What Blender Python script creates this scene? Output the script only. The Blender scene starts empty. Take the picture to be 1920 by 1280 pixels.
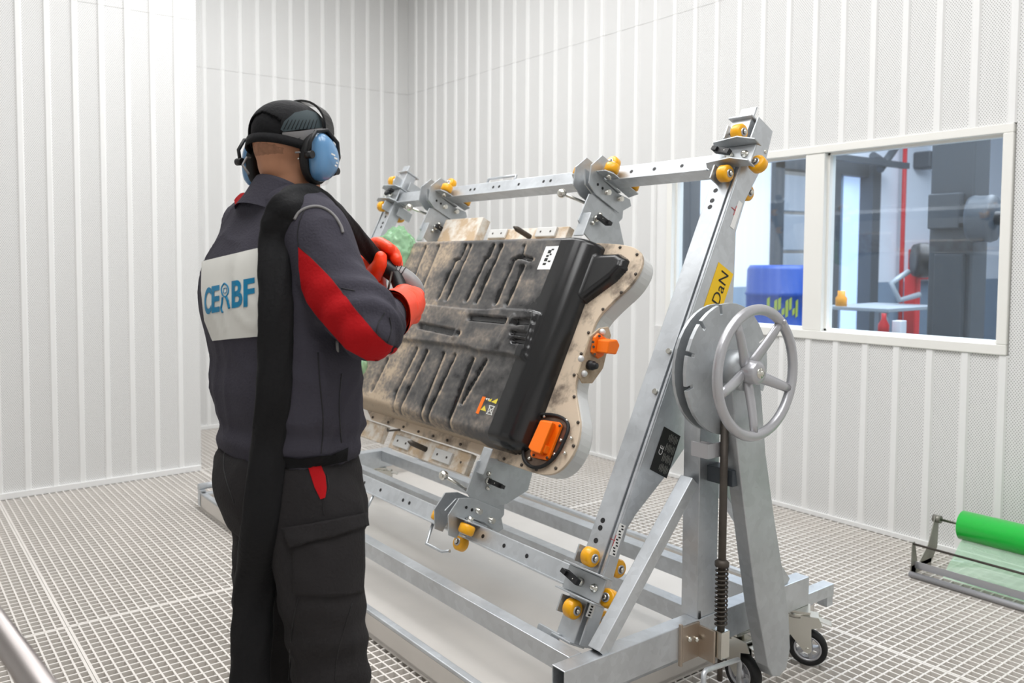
import bpy, bmesh, math, random
from mathutils import Vector, Matrix, noise
from mathutils.bvhtree import BVHTree
from mathutils.geometry import delaunay_2d_cdt
random.seed(7)
R = math.radians
V = Vector
SC = bpy.context.scene
COL = SC.collection

# ---------------------------------------------------------------- camera
FPX, PPX, PPY = 1523.6, 769.0, 558.6
YAW, PITCH, CAMH = R(33.756), R(2.817), 1.42
CAM = V((0, 0, CAMH))
_f0 = V((math.sin(YAW), math.cos(YAW), 0)); _r = V((math.cos(YAW), -math.sin(YAW), 0))
_f = _f0*math.cos(PITCH) - V((0, 0, math.sin(PITCH))); _u = _f0*math.sin(PITCH) + V((0, 0, math.cos(PITCH)))
cd = bpy.data.cameras.new('camera'); cam = bpy.data.objects.new('camera', cd); COL.objects.link(cam)
cam.location = CAM
cam.rotation_euler = Matrix((( _r.x, _u.x, -_f.x), (_r.y, _u.y, -_f.y), (_r.z, _u.z, -_f.z))).to_euler()
cd.sensor_width = 36; cd.lens = FPX/1920*36
cd.shift_x = (960-PPX)/1920; cd.shift_y = -(640-PPY)/1920
cd.clip_start = .02
cd.dof.use_dof = True; cd.dof.focus_distance = 2.25; cd.dof.aperture_fstop = 4.0
SC.camera = cam

# ---------------------------------------------------------------- light
wd = bpy.data.worlds.new('world'); SC.world = wd; wd.use_nodes = True
wd.node_tree.nodes['Background'].inputs[0].default_value = (.9, .95, 1, 1)
wd.node_tree.nodes['Background'].inputs[1].default_value = .3
def area(name, loc, sx, sy, power, col=(1, 1, 1), rot=(0, 0, 0)):
    l = bpy.data.lights.new(name, 'AREA'); l.shape = 'RECTANGLE'; l.size = sx; l.size_y = sy
    l.energy = power; l.color = col
    o = bpy.data.objects.new(name, l); COL.objects.link(o); o.location = loc; o.rotation_euler = rot
    return o
for i, (x, y) in enumerate([(.1, .2), (1.4, .2), (2.9, .2), (.1, 2.6), (1.5, 2.6), (2.9, 2.6), (.1, 4.4), (1.5, 4.4), (2.9, 4.4)]):
    area('ceiling_lamp', (min(x, 2.45), y, 4.12), .9, 1.7, {.2: (36, 36, 22), 2.6: (20, 32, 25), 4.4: (3, 8, 50)}[y][i % 3], (1, 1, 1))
area('workshop_lamp', (8, 2, 4.6), 6, 6, 900, (.88, .93, 1))
SC.view_settings.view_transform = 'Standard'; SC.view_settings.look = 'None'
SC.view_settings.gamma = 1; SC.view_settings.use_curve_mapping = False
SC.view_settings.exposure = 0.0

# ---------------------------------------------------------------- pixel helpers (a pixel of the photo to a point in the room)
def ray(x, y): return _f*FPX + _r*(x-PPX) + _u*(PPY-y)
def hit(x, y, ax, v):
    d = ray(x, y); return CAM + d*((v-CAM[ax])/d[ax])
def at(x, y, dep): return CAM + ray(x, y)*(dep/FPX)
def proj(p):
    d = V(p)-CAM; z = d.dot(_f); return (PPX+FPX*d.dot(_r)/z, PPY-FPX*d.dot(_u)/z)

# ---------------------------------------------------------------- mesh helpers
def orth(d):
    d = d.normalized(); a = V((0, 0, 1)) if abs(d.z) < .9 else V((1, 0, 0))
    u = d.cross(a).normalized(); return u, d.cross(u).normalized()
class MB:
    def __init__(s): s.v = []; s.f = []; s.sm = []
    def add(s, vs, fs, sm=False):
        b = len(s.v); s.v += [V(p) for p in vs]; s.f += [tuple(i+b for i in f) for f in fs]; s.sm += [sm]*len(fs); return s
    def box(s, c, hx, hy, hz):
        """box from its centre and three half-extent vectors (or numbers along the axes)"""
        if not isinstance(hx, Vector): hx = V((hx, 0, 0))
        if not isinstance(hy, Vector): hy = V((0, hy, 0))
        if not isinstance(hz, Vector): hz = V((0, 0, hz))
        c = V(c)
        vs = [c+hx*i+hy*j+hz*k for k in (-1, 1) for j in (-1, 1) for i in (-1, 1)]
        fs = [(0, 2, 3, 1), (4, 5, 7, 6), (0, 1, 5, 4), (2, 6, 7, 3), (0, 4, 6, 2), (1, 3, 7, 5)]
        if hx.cross(hy).dot(hz) < 0: fs = [f[::-1] for f in fs]
        return s.add(vs, fs)
    def bb(s, x0, x1, y0, y1, z0, z1):
        return s.box(((x0+x1)/2, (y0+y1)/2, (z0+z1)/2), (x1-x0)/2, (y1-y0)/2, (z1-z0)/2)
    def rhs(s, p0, p1, w, h, t=.004):
        """hollow rectangular tube, w and h are the half-width and half-height vectors"""
        p0, p1 = V(p0), V(p1); w, h = V(w), V(h); vs = []
        for p in (p0, p1):
            for k in (0, t):
                ww = w*(1-k/w.length); hh = h*(1-k/h.length)
                vs += [p-ww-hh, p+ww-hh, p+ww+hh, p-ww+hh]
        fs = []
        for i in range(4):
            j = (i+1) % 4
            fs += [(i, j, j+8, i+8), (j+4, i+4, i+12, j+12), (j, i, i+4, j+4), (i+8, j+8, j+12, i+12)]
        if w.cross(h).dot(p1-p0) < 0: fs = [f[::-1] for f in fs]
        return s.add(vs, fs)
    def ring(s, rings, cap0=True, cap1=True, closed=False, sm=True):
        n = len(rings[0]); vs = [p for r in rings for p in r]; fs = []
        m = len(rings)
        for i in range(m if closed else m-1):
            for j in range(n):
                a, b = i*n+j, i*n+(j+1) % n; c, d = ((i+1) % m)*n+(j+1) % n, ((i+1) % m)*n+j
                fs.append((a, b, c, d))
        s.add(vs, fs, sm)
        b = len(s.v)-len(vs)
        if not closed:
            if cap0: s.f.append(tuple(b+i for i in range(n))[::-1]); s.sm.append(False)
            if cap1: s.f.append(tuple(b+(m-1)*n+i for i in range(n))); s.sm.append(False)
        return s
    def cyl(s, p0, p1, r0, r1=None, seg=20, sm=True):
        p0, p1 = V(p0), V(p1); r1 = r0 if r1 is None else r1; u, w = orth(p1-p0)
        cs = [(math.cos(2*math.pi*i/seg), math.sin(2*math.pi*i/seg)) for i in range(seg)]
        return s.ring([[p+(u*c+w*q)*r for c, q in cs] for p, r in ((p0, r0), (p1, r1))], sm=sm)
    def lathe(s, o, d, prof, seg=24, closed=False):
        """prof: (distance along d, radius)"""
        o = V(o); d = V(d).normalized(); u, w = orth(d)
        cs = [(math.cos(2*math.pi*i/seg), math.sin(2*math.pi*i/seg)) for i in range(seg)]
        return s.ring([[o+d*h+(u*c+w*q)*r for c, q in cs] for h, r in prof], closed=closed)
    def tube(s, pts, r, seg=10, closed=False, r2=None):
        pts = [V(p) for p in pts]; n = len(pts); rr = r if isinstance(r, (list, tuple)) else [r]*n
        rings = []; u = None
        for i, p in enumerate(pts):
            a = pts[(i-1) % n] if (closed or i) else p; b = pts[(i+1) % n] if (closed or i < n-1) else p
            d = (b-a).normalized()
            if u is None: u, w = orth(d)
            else:
                u = (u-d*u.dot(d)).normalized(); w = d.cross(u)
            rings.append([p+(u*math.cos(2*math.pi*k/seg)+w*math.sin(2*math.pi*k/seg))*rr[i] for k in range(seg)])
        return s.ring(rings, closed=closed)
    def prism(s, pts, ext):
        """extrude a planar outline (triangulated) by ext"""
        pts = [V(p) for p in pts]; ext = V(ext); n = len(pts)
        nn = V((0, 0, 0))
        for i in range(n): nn += pts[i].cross(pts[(i+1) % n])
        if nn.dot(ext) < 0: pts = pts[::-1]
        vs = pts+[p+ext for p in pts]
        u, w = orth(ext); 
        fs = [(i, (i+1) % n, (i+1) % n+n, i+n) for i in range(n)]
        s.add(vs, fs)
        b = len(s.v)-2*n
        # flip normals so that the sides look outward
        s.f.append(tuple(b+i for i in range(n))[::-1]); s.sm.append(False)
        s.f.append(tuple(b+n+i for i in range(n))); s.sm.append(False)
        return s
    def sphere(s, c, r, seg=14, rings=8):
        c = V(c); rr = r if isinstance(r, (tuple, list, Vector)) else (r, r, r)
        return s.ring([[c+V((rr[0]*math.sin(t)*math.cos(2*math.pi*k/seg), rr[1]*math.sin(t)*math.sin(2*math.pi*k/seg), rr[2]*-math.cos(t))) for k in range(seg)] for t in [math.pi*max(i, .02)/rings if i < rings else math.pi*.998 for i in range(rings+1)]])
    def mesh(s, name):
        me = bpy.data.meshes.new(name); me.from_pydata([tuple(p) for p in s.v], [], s.f)
        me.polygons.foreach_set('use_smooth', s.sm); me.update(); return me
    def build(s, name, mat, parent=None, bevel=0, seg=2):
        me = s.mesh(name); me.materials.append(mat)
        o = bpy.data.objects.new(name, me); COL.objects.link(o); o.parent = parent
        if bevel:
            m = o.modifiers.new('bevel', 'BEVEL'); m.width = bevel; m.segments = seg; m.limit_method = 'ANGLE'; m.angle_limit = R(50)
        return o
def link(name, me, mat=None, parent=None):
    if mat and not me.materials: me.materials.append(mat)
    o = bpy.data.objects.new(name, me); COL.objects.link(o); o.parent = parent; return o
def tag(o, label, cat, group=None, kind=None):
    if label: o['label'] = label
    if cat: o['category'] = cat
    if group: o['group'] = group
    if kind: o['kind'] = kind
    return o
def empty(name, loc, label, cat, group=None):
    o = bpy.data.objects.new(name, None); COL.objects.link(o); o.location = loc; o.empty_display_size = .1
    return tag(o, label, cat, group)
def struct(o): o['kind'] = 'structure'; return o
def keep(parent):
    """children were written in world coordinates: take the parent's place out again"""
    bpy.context.view_layer.update()
    inv = Matrix.Translation(parent.location).inverted()
    for c in parent.children: c.matrix_parent_inverse = inv

# ---------------------------------------------------------------- materials
def mat(name, col, rough=.5, metal=0., bump=None, var=None, spec=.5, trans=0., alpha=1., coat=0., emit=None, ior=1.45):
    """bump=(scale,strength[,detail]); var=(scale, amount) of noise in colour"""
    m = bpy.data.materials.new(name); m.use_nodes = True; nt = m.node_tree; b = nt.nodes['Principled BSDF']
    b.inputs['Base Color'].default_value = (*col, 1); b.inputs['Roughness'].default_value = rough
    b.inputs['Metallic'].default_value = metal; b.inputs['Specular IOR Level'].default_value = spec
    b.inputs['Transmission Weight'].default_value = trans; b.inputs['Alpha'].default_value = alpha
    b.inputs['Coat Weight'].default_value = coat; b.inputs['IOR'].default_value = ior
    if emit: b.inputs['Emission Color'].default_value = (*emit[0], 1); b.inputs['Emission Strength'].default_value = emit[1]
    tc = None
    if bump or var: tc = nt.nodes.new('ShaderNodeTexCoord')
    if var:
        n = nt.nodes.new('ShaderNodeTexNoise'); n.inputs['Scale'].default_value = var[0]; n.inputs['Detail'].default_value = 5
        nt.links.new(tc.outputs['Object'], n.inputs['Vector'])
        r = nt.nodes.new('ShaderNodeMapRange'); r.inputs['From Min'].default_value = .3; r.inputs['From Max'].default_value = .7
        r.inputs['To Min'].default_value = 1-var[1]; r.inputs['To Max'].default_value = 1+var[1]
        nt.links.new(n.outputs['Fac'], r.inputs['Value'])
        mx = nt.nodes.new('ShaderNodeVectorMath'); mx.operation = 'SCALE'; mx.inputs[0].default_value = col
        nt.links.new(r.outputs[0], mx.inputs['Scale']); nt.links.new(mx.outputs[0], b.inputs['Base Color'])
    if bump:
        n = nt.nodes.new('ShaderNodeTexNoise'); n.inputs['Scale'].default_value = bump[0]; n.inputs['Detail'].default_value = bump[2] if len(bump) > 2 else 3
        nt.links.new(tc.outputs['Object'], n.inputs['Vector'])
        bp = nt.nodes.new('ShaderNodeBump'); bp.inputs['Strength'].default_value = bump[1]; bp.inputs['Distance'].default_value = .01
        nt.links.new(n.outputs['Fac'], bp.inputs['Height']); nt.links.new(bp.outputs[0], b.inputs['Normal'])
    return m
def srgb(r, g, b):
    f = lambda c: (c/255/12.92 if c/255 <= .04045 else ((c/255+.055)/1.055)**2.4); return (f(r), f(g), f(b))
M = {}
M['white'] = mat('white_paint', srgb(237, 237, 236), .45)
M['rib'] = mat('rib_white', srgb(241, 241, 240), .4)
M['frame'] = mat('window_white', srgb(242, 241, 236), .35)
M['grate'] = mat('grating', srgb(228, 223, 217), .5, var=(3, .04))
M['pit'] = mat('pit', srgb(192, 187, 179), .8, var=(2, .06))
M['ceil'] = mat('ceiling_white', srgb(235, 235, 235), .6)
def galv(name, col, metal=.75, rough=.38):
    m = bpy.data.materials.new(name); m.use_nodes = True; nt = m.node_tree; b = nt.nodes['Principled BSDF']
    tc = nt.nodes.new('ShaderNodeTexCoord'); v = nt.nodes.new('ShaderNodeTexVoronoi'); v.inputs['Scale'].default_value = 45
    n = nt.nodes.new('ShaderNodeTexNoise'); n.inputs['Scale'].default_value = 6; n.inputs['Detail'].default_value = 6
    nt.links.new(tc.outputs['Object'], v.inputs['Vector']); nt.links.new(tc.outputs['Object'], n.inputs['Vector'])
    mm = nt.nodes.new('ShaderNodeMath'); mm.operation = 'MULTIPLY_ADD'; mm.inputs[1].default_value = .10
    sep = nt.nodes.new('ShaderNodeSeparateColor'); nt.links.new(v.outputs['Color'], sep.inputs[0])
    nt.links.new(sep.outputs[0], mm.inputs[0])
    m2 = nt.nodes.new('ShaderNodeMath'); m2.operation = 'MULTIPLY_ADD'; m2.inputs[1].default_value = .5; m2.inputs[2].default_value = .7
    nt.links.new(n.outputs['Fac'], m2.inputs[0]); nt.links.new(m2.outputs[0], mm.inputs[2])
    sc = nt.nodes.new('ShaderNodeVectorMath'); sc.operation = 'SCALE'; sc.inputs[0].default_value = col
    nt.links.new(mm.outputs[0], sc.inputs['Scale']); nt.links.new(sc.outputs[0], b.inputs['Base Color'])
    b.inputs['Metallic'].default_value = metal
    m3 = nt.nodes.new('ShaderNodeMath'); m3.operation = 'MULTIPLY_ADD'; m3.inputs[1].default_value = .3; m3.inputs[2].default_value = rough-.15
    nt.links.new(n.outputs['Fac'], m3.inputs[0]); nt.links.new(m3.outputs[0], b.inputs['Roughness'])
    return m
M['galv'] = galv('galvanised_steel', srgb(200, 204, 208))
M['galvd'] = galv('galvanised_plate', srgb(186, 190, 193), .7, .45)
M['zinc'] = mat('zinc_bolt', srgb(215, 213, 205), .22, 1)
M['cast'] = mat('cast_aluminium', srgb(186, 186, 190), .33, .6, bump=(60, .08))
M['yellow'] = mat('yellow_polyurethane', srgb(238, 170, 8), .35, var=(30, .06), coat=.3)
M['dark'] = mat('dark_steel', srgb(82, 76, 70), .5, .5, var=(20, .15))
M['black'] = mat('black_plastic', srgb(28, 28, 30), .4)
M['rubber'] = mat('black_rubber', srgb(24, 24, 25), .65)
M['orange'] = mat('orange_plastic', srgb(250, 118, 12), .4)
def perf():
    m = bpy.data.materials.new('perforated_panel'); m.use_nodes = True; nt = m.node_tree; b = nt.nodes['Principled BSDF']
    N = nt.nodes.new; L = nt.links.new
    g = N('ShaderNodeNewGeometry'); s = N('ShaderNodeSeparateXYZ'); L(g.outputs['Position'], s.inputs[0])
    a = N('ShaderNodeMath'); a.operation = 'ADD'; L(s.outputs[0], a.inputs[0]); L(s.outputs[1], a.inputs[1])
    c = N('ShaderNodeCombineXYZ'); L(a.outputs[0], c.inputs[0]); L(s.outputs[2], c.inputs[1])
    sc = N('ShaderNodeVectorMath'); sc.operation = 'MULTIPLY'; sc.inputs[1].default_value = (1/.0118, 1/.017, 0); L(c.outputs[0], sc.inputs[0])
    ds = []
    for off in (0, .5):
        ad = N('ShaderNodeVectorMath'); ad.operation = 'ADD'; ad.inputs[1].default_value = (off, off, 0); L(sc.outputs[0], ad.inputs[0])
        fr = N('ShaderNodeVectorMath'); fr.operation = 'FRACTION'; L(ad.outputs[0], fr.inputs[0])
        sb = N('ShaderNodeVectorMath'); sb.operation = 'SUBTRACT'; sb.inputs[1].default_value = (.5, .5, 0); L(fr.outputs[0], sb.inputs[0])
        ln = N('ShaderNodeVectorMath'); ln.operation = 'LENGTH'; L(sb.outputs[0], ln.inputs[0]); ds.append(ln)
    mn = N('ShaderNodeMath'); mn.operation = 'MINIMUM'; L(ds[0].outputs['Value'], mn.inputs[0]); L(ds[1].outputs['Value'], mn.inputs[1])
    lt = N('ShaderNodeMath'); lt.operation = 'LESS_THAN'; lt.inputs[1].default_value = .17; L(mn.outputs[0], lt.inputs[0])
    mx = N('ShaderNodeMix'); mx.data_type = 'RGBA'; L(lt.outputs[0], mx.inputs['Factor'])
    mx.inputs['A'].default_value = (*srgb(234, 234, 233), 1); mx.inputs['B'].default_value = (*srgb(150, 149, 148), 1)
    L(mx.outputs['Result'], b.inputs['Base Color']); b.inputs['Roughness'].default_value = .5
    return m
M['perf'] = perf()

# ---------------------------------------------------------------- the booth
XR, YL, XJ, YR, ZS, ZC = 4.33, 5.267, 1.826, 6.515, 2.97, 4.2
X0, Y0 = -3.2, -2.6
WY0, WY1, WZ0, WZ1 = 1.56, 3.47, .975, 2.03          # window opening with its frame
PIT = struct(MB().bb(X0, XR, Y0, YR, -.12, -.10).build('pit_floor', M['pit'])); PIT.name = 'floor'
PIT.name = 'floor'
# grating panels, each a part of the floor
def grating(w, l, nx, ny):
    b = MB(); t = .0034
    for i in range(nx+1):
        x = w*i/nx; tt = t*1.5 if i in (0, nx) else t; x = min(max(x, tt+.001), w-tt-.001)
        b.bb(x-tt, x+tt, .002, l-.002, -.03, 0)
    for j in range(ny+1):
        y = l*j/ny; tt = t*1.4 if j in (0, ny) else t*.95; y = min(max(y, tt+.001), l-tt-.001)
        b.bb(.002, w-.002, y-tt, y+tt, -.029, -.0005)
    return b.mesh('grating_panel')
gcache = {}
xs = [-1.839-1.222, -1.839, -.617, .605, 1.827, 3.049, XR]
ys = [-1.594, .846, 3.286, YL, YR]
for i in range(len(xs)-1):
    for j in range(len(ys)-1):
        if j == 3 and i < 4: continue
        w, l = xs[i+1]-xs[i], ys[j+1]-ys[j]; k = (round(w, 2), round(l, 2))
        if k not in gcache: gcache[k] = grating(w, l, round(w/.0391), round(l/.0391)); gcache[k].materials.append(M['grate'])
        o = link('grating_panel', gcache[k], None, PIT); o.location = (xs[i], ys[j], 0)
struct(MB().bb(X0, XR+.1, Y0, YR+.1, ZC, ZC+.1).build('ceiling', M['ceil']))
# walls: sheet behind, then every perforated panel and every rib on it
def wall(name, boxes):
    b = MB()
    for q in boxes: b.bb(*q)
    return struct(b.build(name, M['white']))
wr = wall('wall_right', [(XR+.012, XR+.1, Y0, WY0, -.28, ZC), (XR+.012, XR+.1, WY1, YR+.1, -.28, ZC),
                         (XR+.012, XR+.1, WY0, WY1, -.28, WZ0), (XR+.012, XR+.1, WY0, WY1, WZ1, ZC)])
wl = wall('wall_left', [(X0, XJ, YL+.012, YL+.1, -.28, ZC), (XJ-.1, XJ-.001, YL+.1, YR, -.28, ZC)])
wb = wall('wall_back', [(XJ-.1, XR+.1, YR+.012, YR+.1, -.28, ZC)])
wall('wall_front', [(X0-.1, XR+.1, Y0-.1, Y0, -.28, ZC)])
wall('wall_side', [(X0-.1, X0, Y0, YL+.1, -.28, ZC)])
RIB, PITCHW = .040, .155
cache = {}
def clad(parent, axis, fixed, u, z0, z1, face):
    """one rib and the panel after it; axis 0: the wall runs along x, 1: along y"""
    def piece(kind, w, proud):
        k = (kind, axis, round(w, 3), round(z1-z0, 3))
        if k not in cache:
            b = MB(); h = z1-z0-.0016
            if kind == 'rib':
                prof = [(0, 0), (.007, -.009), (w-.007, -.009), (w, 0), (w, .012), (0, .012)]
            else:
                prof = [(0, 0), (w, 0), (w, .012), (0, .012)]
            pts = [(p, q*face, 0) if axis == 0 else (q*face, p, 0) for p, q in prof]
            b.prism(pts, (0, 0, h)); me = b.mesh(kind); me.materials.append(M['rib'] if kind == 'rib' else M['perf']); cache[k] = me
        return cache[k]
    a = link('wall_rib', piece('rib', RIB, 1), None, parent); p = link('perforated_panel', piece('panel', PITCHW-RIB, 0), None, parent)
    for o, q in ((a, u-RIB/2), (p, u+RIB/2)):
        o.location = (q, fixed, z0+.0008) if axis == 0 else (fixed, q, z0+.0008)
k = -4
y = 1.574-PITCHW*4
while y < YR-.08:
    if WY0-PITCHW+.02 < y < WY1-.03:
        clad(wr, 1, XR, y, 0, WZ0, 1); clad(wr, 1, XR, y, WZ1, ZS, 1)
    else: clad(wr, 1, XR, y, 0, ZS, 1)
    clad(wr, 1, XR, y, ZS, ZC, 1); y += PITCHW
x = .613-PITCHW*6
while x < XJ-.1:
    clad(wl, 0, YL, x, 0, ZS, 1); clad(wl, 0, YL, x, ZS, ZC, 1); x += PITCHW
x = 2.335-PITCHW*3+.0
while x < XR-.1:
    clad(wb, 0, YR, x, 0, ZS, 1); clad(wb, 0, YR, x, ZS, ZC, 1); x += PITCHW
struct(MB().bb(XR-.018, XR+.012, Y0, YR, 0, .022).build('baseboard_right', M['rib']))
struct(MB().bb(X0, XJ, YL-.02, YL+.012, 0, .035).build('baseboard_left', M['rib']))
struct(MB().bb(XJ, XR, YR-.02, YR+.012, 0, .03).build('baseboard_back', M['rib']))
# window
def window():
    x0, x1 = XR-.016, XR+.1; f = .042
    o = MB().bb(x0, x1, WY0, WY1, WZ0, WZ0+f+.006).build('window_1', M['frame'], bevel=.004)
    MB().bb(x0, x1, WY0, WY1, WZ1-f, WZ1).build('window_frame', M['frame'], o, .004)
    MB().bb(x0, x1, WY0, WY0+f, WZ0+f+.006, WZ1-f).build('window_frame', M['frame'], o, .004)
    MB().bb(x0, x1, WY1-f, WY1, WZ0+f+.006, WZ1-f).build('window_frame', M['frame'], o, .004)
    MB().bb(x0+.006, x1, 2.432, 2.54, WZ0+f+.006, WZ1-f).build('mullion', M['frame'], o, .004)
    for a, b in ((WY0+f, 2.432), (2.54, WY1-f)):
        bd = MB(); g = .012
        for q in ((a, b, WZ0+f+.006, WZ0+f+.006+g), (a, b, WZ1-f-g, WZ1-f), (a, a+g, WZ0+f, WZ1-f), (b-g, b, WZ0+f, WZ1-f)):
            bd.bb(x0+.04, x1-.02, *q)
        bd.build('glazing_bead', M['frame'], o)
        MB().bb(XR+.05, XR+.055, a+.004, b-.004, WZ0+f+.008, WZ1-f-.002).build('pane', M['glass'], o)
    return struct(o)
def glassmat(name, tint, refl=.08):
    m = bpy.data.materials.new(name); m.use_nodes = True; nt = m.node_tree; nt.nodes.remove(nt.nodes['Principled BSDF'])
    t = nt.nodes.new('ShaderNodeBsdfTransparent'); t.inputs[0].default_value = (*tint, 1)
    g = nt.nodes.new('ShaderNodeBsdfGlossy'); g.inputs['Roughness'].default_value = .03
    mx = nt.nodes.new('ShaderNodeMixShader'); mx.inputs[0].default_value = refl
    nt.links.new(t.outputs[0], mx.inputs[1]); nt.links.new(g.outputs[0], mx.inputs[2]); nt.links.new(mx.outputs[0], nt.nodes['Material Output'].inputs[0])
    return m
M['glass'] = glassmat('window_glass', (.93, .97, 1.0), .09)
window()

# ---------------------------------------------------------------- workshop beyond the window
M['ws_wall'] = mat('workshop_wall', srgb(226, 232, 240), .7)
M['ws_band'] = mat('workshop_band', srgb(128, 148, 168), .7)
M['ws_floor'] = mat('workshop_floor', srgb(120, 128, 135), .5)
M['ws_grey'] = mat('anthracite_paint', srgb(70, 76, 82), .5)
M['red'] = mat('red_paint', srgb(190, 30, 38), .4)
M['blue'] = mat('blue_drum', srgb(28, 70, 150), .4)
M['steelgrey'] = mat('steel_grey', srgb(150, 158, 165), .5, .3)
YF = 6.0
wf = MB(); wf.bb(XR+.1, 9.45, YF, YF+.1, 1.07, 4.9).bb(11.95, 18, YF, YF+.1, 1.07, 4.9).bb(9.45, 11.95, YF, YF+.1, 2.75, 4.9)
wf = struct(wf.build('wall_workshop', M['ws_wall']))
MB().bb(XR+.1, 9.45, YF, YF+.1, 0, 1.07).build('dado_band', M['ws_band'], wf)
MB().bb(11.95, 18, YF, YF+.1, 0, 1.07).build('dado_band', M['ws_band'], wf)
struct(MB().bb(XR+.1, 18, -3, YF+.3, -.06, 0).build('floor_workshop', M['ws_floor']))
struct(MB().bb(XR+.1, 18, -3, YF+.1, 4.9, 5).build('ceiling_workshop', M['ws_wall']))
struct(MB().bb(18, 18.1, -3, YF+.1, 0, 4.9).build('wall_workshop_end', M['ws_wall']))
# sectional door with glazed panels
XF = lambda px: hit(px, 480, 1, YF).x
dr = MB().bb(9.45, XF(1460), YF-.06, YF+.12, 0, 2.75).bb(XF(1617), XF(1632), YF-.12, YF+.12, 0, 2.75).bb(9.45, 11.95, YF-.06, YF+.12, 2.55, 2.75).build('door_1', M['ws_grey']); struct(dr)
M['shutter'] = mat('shutter_grey', srgb(150, 158, 168), .5); M['daylight'] = mat('daylit_opening', srgb(190, 212, 240), .8, emit=(srgb(190, 215, 250), .8))
MB().bb(XF(1632), 11.95, YF-.08, YF+.1, 0, 2.75).build('door_reveal', M['ws_wall'], dr)
for i in range(5):
    MB().bb(XF(1460), XF(1548), YF-.02, YF+.05, .02+.5*i, .48+.5*i).build('door_panel', M['shutter'], dr, .01)
MB().bb(XF(1548), XF(1563), YF-.08, YF+.06, 0, 2.55).build('door_post', M['ws_grey'], dr)
MB().bb(XF(1560), XF(1619), YF+.06, YF+.09, 0, 2.6).build('daylit_yard', M['daylight'], dr)
MB().bb(XF(1574), XF(1575.5), YF-.02, YF+.05, 0, 2.55).build('door_bar', M['ws_band'], dr)
MB().bb(8.0, 12.1, YF-.4, YF-.34, 2.66, 2.74).build('door_track', M['ws_grey'], dr)
MB().cyl((11.5, YF-.3, 2.62), (11.9, YF-.3, 2.95), .05).cyl((11.3, YF-.3, 2.8), (11.6, YF-.3, 2.72), .05).build('door_arm', M['ws_grey'], dr)
# grey steel post at the left, lift column, its hose wheel
tag(MB().bb(5.0, 5.12, 3.81, 3.93, 0, 3.6).build('steel_post', M['ws_grey'], bevel=.006), 'slim dark grey steel post behind the left end of the window', 'post')
lc = empty('lift_column', (6.3, 2.6, 0), 'tall dark grey vehicle lift column seen through the window', 'lift column')
MB().bb(6.18, 6.42, 2.45, 2.72, 0, 3.2).build('mast', M['ws_grey'], lc, .012)
MB().bb(6.12, 6.18, 2.48, 2.66, .2, 1.45).build('carriage', mat('lift_dark', srgb(62, 68, 74), .5), lc, .01)
MB().bb(6.10, 6.18, 2.40, 2.75, .0, .08).build('foot_plate', M['ws_grey'], lc)
MB().bb(6.10, 6.18, 2.50, 2.70, 1.62, 1.86).build('cable_box', M['ws_grey'], lc, .01)
keep(lc)
hw = empty('cable_drum', at(1843, 410, 5.3), 'dark round cable drum hanging beside the lift column', 'cable drum')
d = V((.1, -.995, 0)).normalized(); c = at(1843, 410, 5.3)
MB().lathe(c, d, [(-.07, .05), (-.07, .145), (-.045, .155), (-.02, .15), (.02, .15), (.045, .155), (.07, .145), (.07, .05)], 28).build('drum_body', mat('drum_dark', srgb(70, 78, 86), .45), hw)
MB().cyl(c-d*.09, c+d*.12, .045).build('hub', M['black'], hw)
MB().box(c+V((.12, .12, 0)), .08, .04, .02).build('bracket', M['ws_grey'], hw)
keep(hw)
tag(MB().cyl((12.6, YF-.1, 0), (12.6, YF-.1, 4.0), .03).build('red_pipe', M['red']), 'thin red vertical pipe on the white workshop wall', 'pipe')
# hose reel on a red post
RP = at(1710, 560, 7.4)
hr = empty('hose_reel_stand', (RP.x, RP.y, 0), 'red post carrying a black hose reel with a red side disc', 'hose reel')
MB().bb(RP.x-.05, RP.x+.05, RP.y-.05, RP.y+.05, 0, 1.28).build('post', M['red'], hr, .01)
c = at(1737, 488, 7.2); d = V((.6, -.75, 0)).normalized()
MB().lathe(c, d, [(-.1, .06), (-.1, .14), (-.06, .155), (0, .155), (.05, .14), (.05, .06)], 24).build('hose_coil', M['black'], hr)
MB().lathe(c, d, [(.055, .04), (.055, .17), (.07, .17), (.07, .04)], 24).build('side_disc', M['red'], hr)
MB().tube([c+V((-.1, .1, -.1)), c+V((-.3, .15, -.2)), c+V((-.25, .1, -.35)), c+V((-.1, 0, -.3))], .025, 8).build('hose', M['steelgrey'], hr)
MB().cyl(RP+V((.03, 0, .2)), c-V((0, 0, .1)), .025).build('stay', M['red'], hr)
keep(hr)
rb = tag(MB().bb(13.0, 13.75, YF-.16, YF, 1.1, 1.55).build('red_cabinet', M['red'], bevel=.01), 'small red box on the workshop wall right of the lift column', 'cabinet')
MB().bb(13.15, 13.3, YF-.17, YF-.16, 1.36, 1.46).build('white_mark', M['ws_wall'], rb); MB().bb(13.42, 13.58, YF-.17, YF-.16, 1.37, 1.43).build('white_mark', M['ws_wall'], rb)
wn = tag(MB().bb(13.6, 14.2, YF-.1, YF, 2.75, 3.2).build('wall_panel_board', M['ws_wall'], bevel=.01), 'pale board high on the workshop wall at the right pane', 'board')
for i in range(4): MB().bb(13.7, 14.1, YF-.115, YF-.1, 2.8+.1*i, 2.83+.1*i).build('slat', M['ws_grey'], wn)
tag(MB().bb(13.05, 13.35, YF-.25, YF, 2.75, 3.0).build('siren', M['ws_grey'], bevel=.03), 'small grey siren box next to the pale wall board', 'siren')
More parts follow.
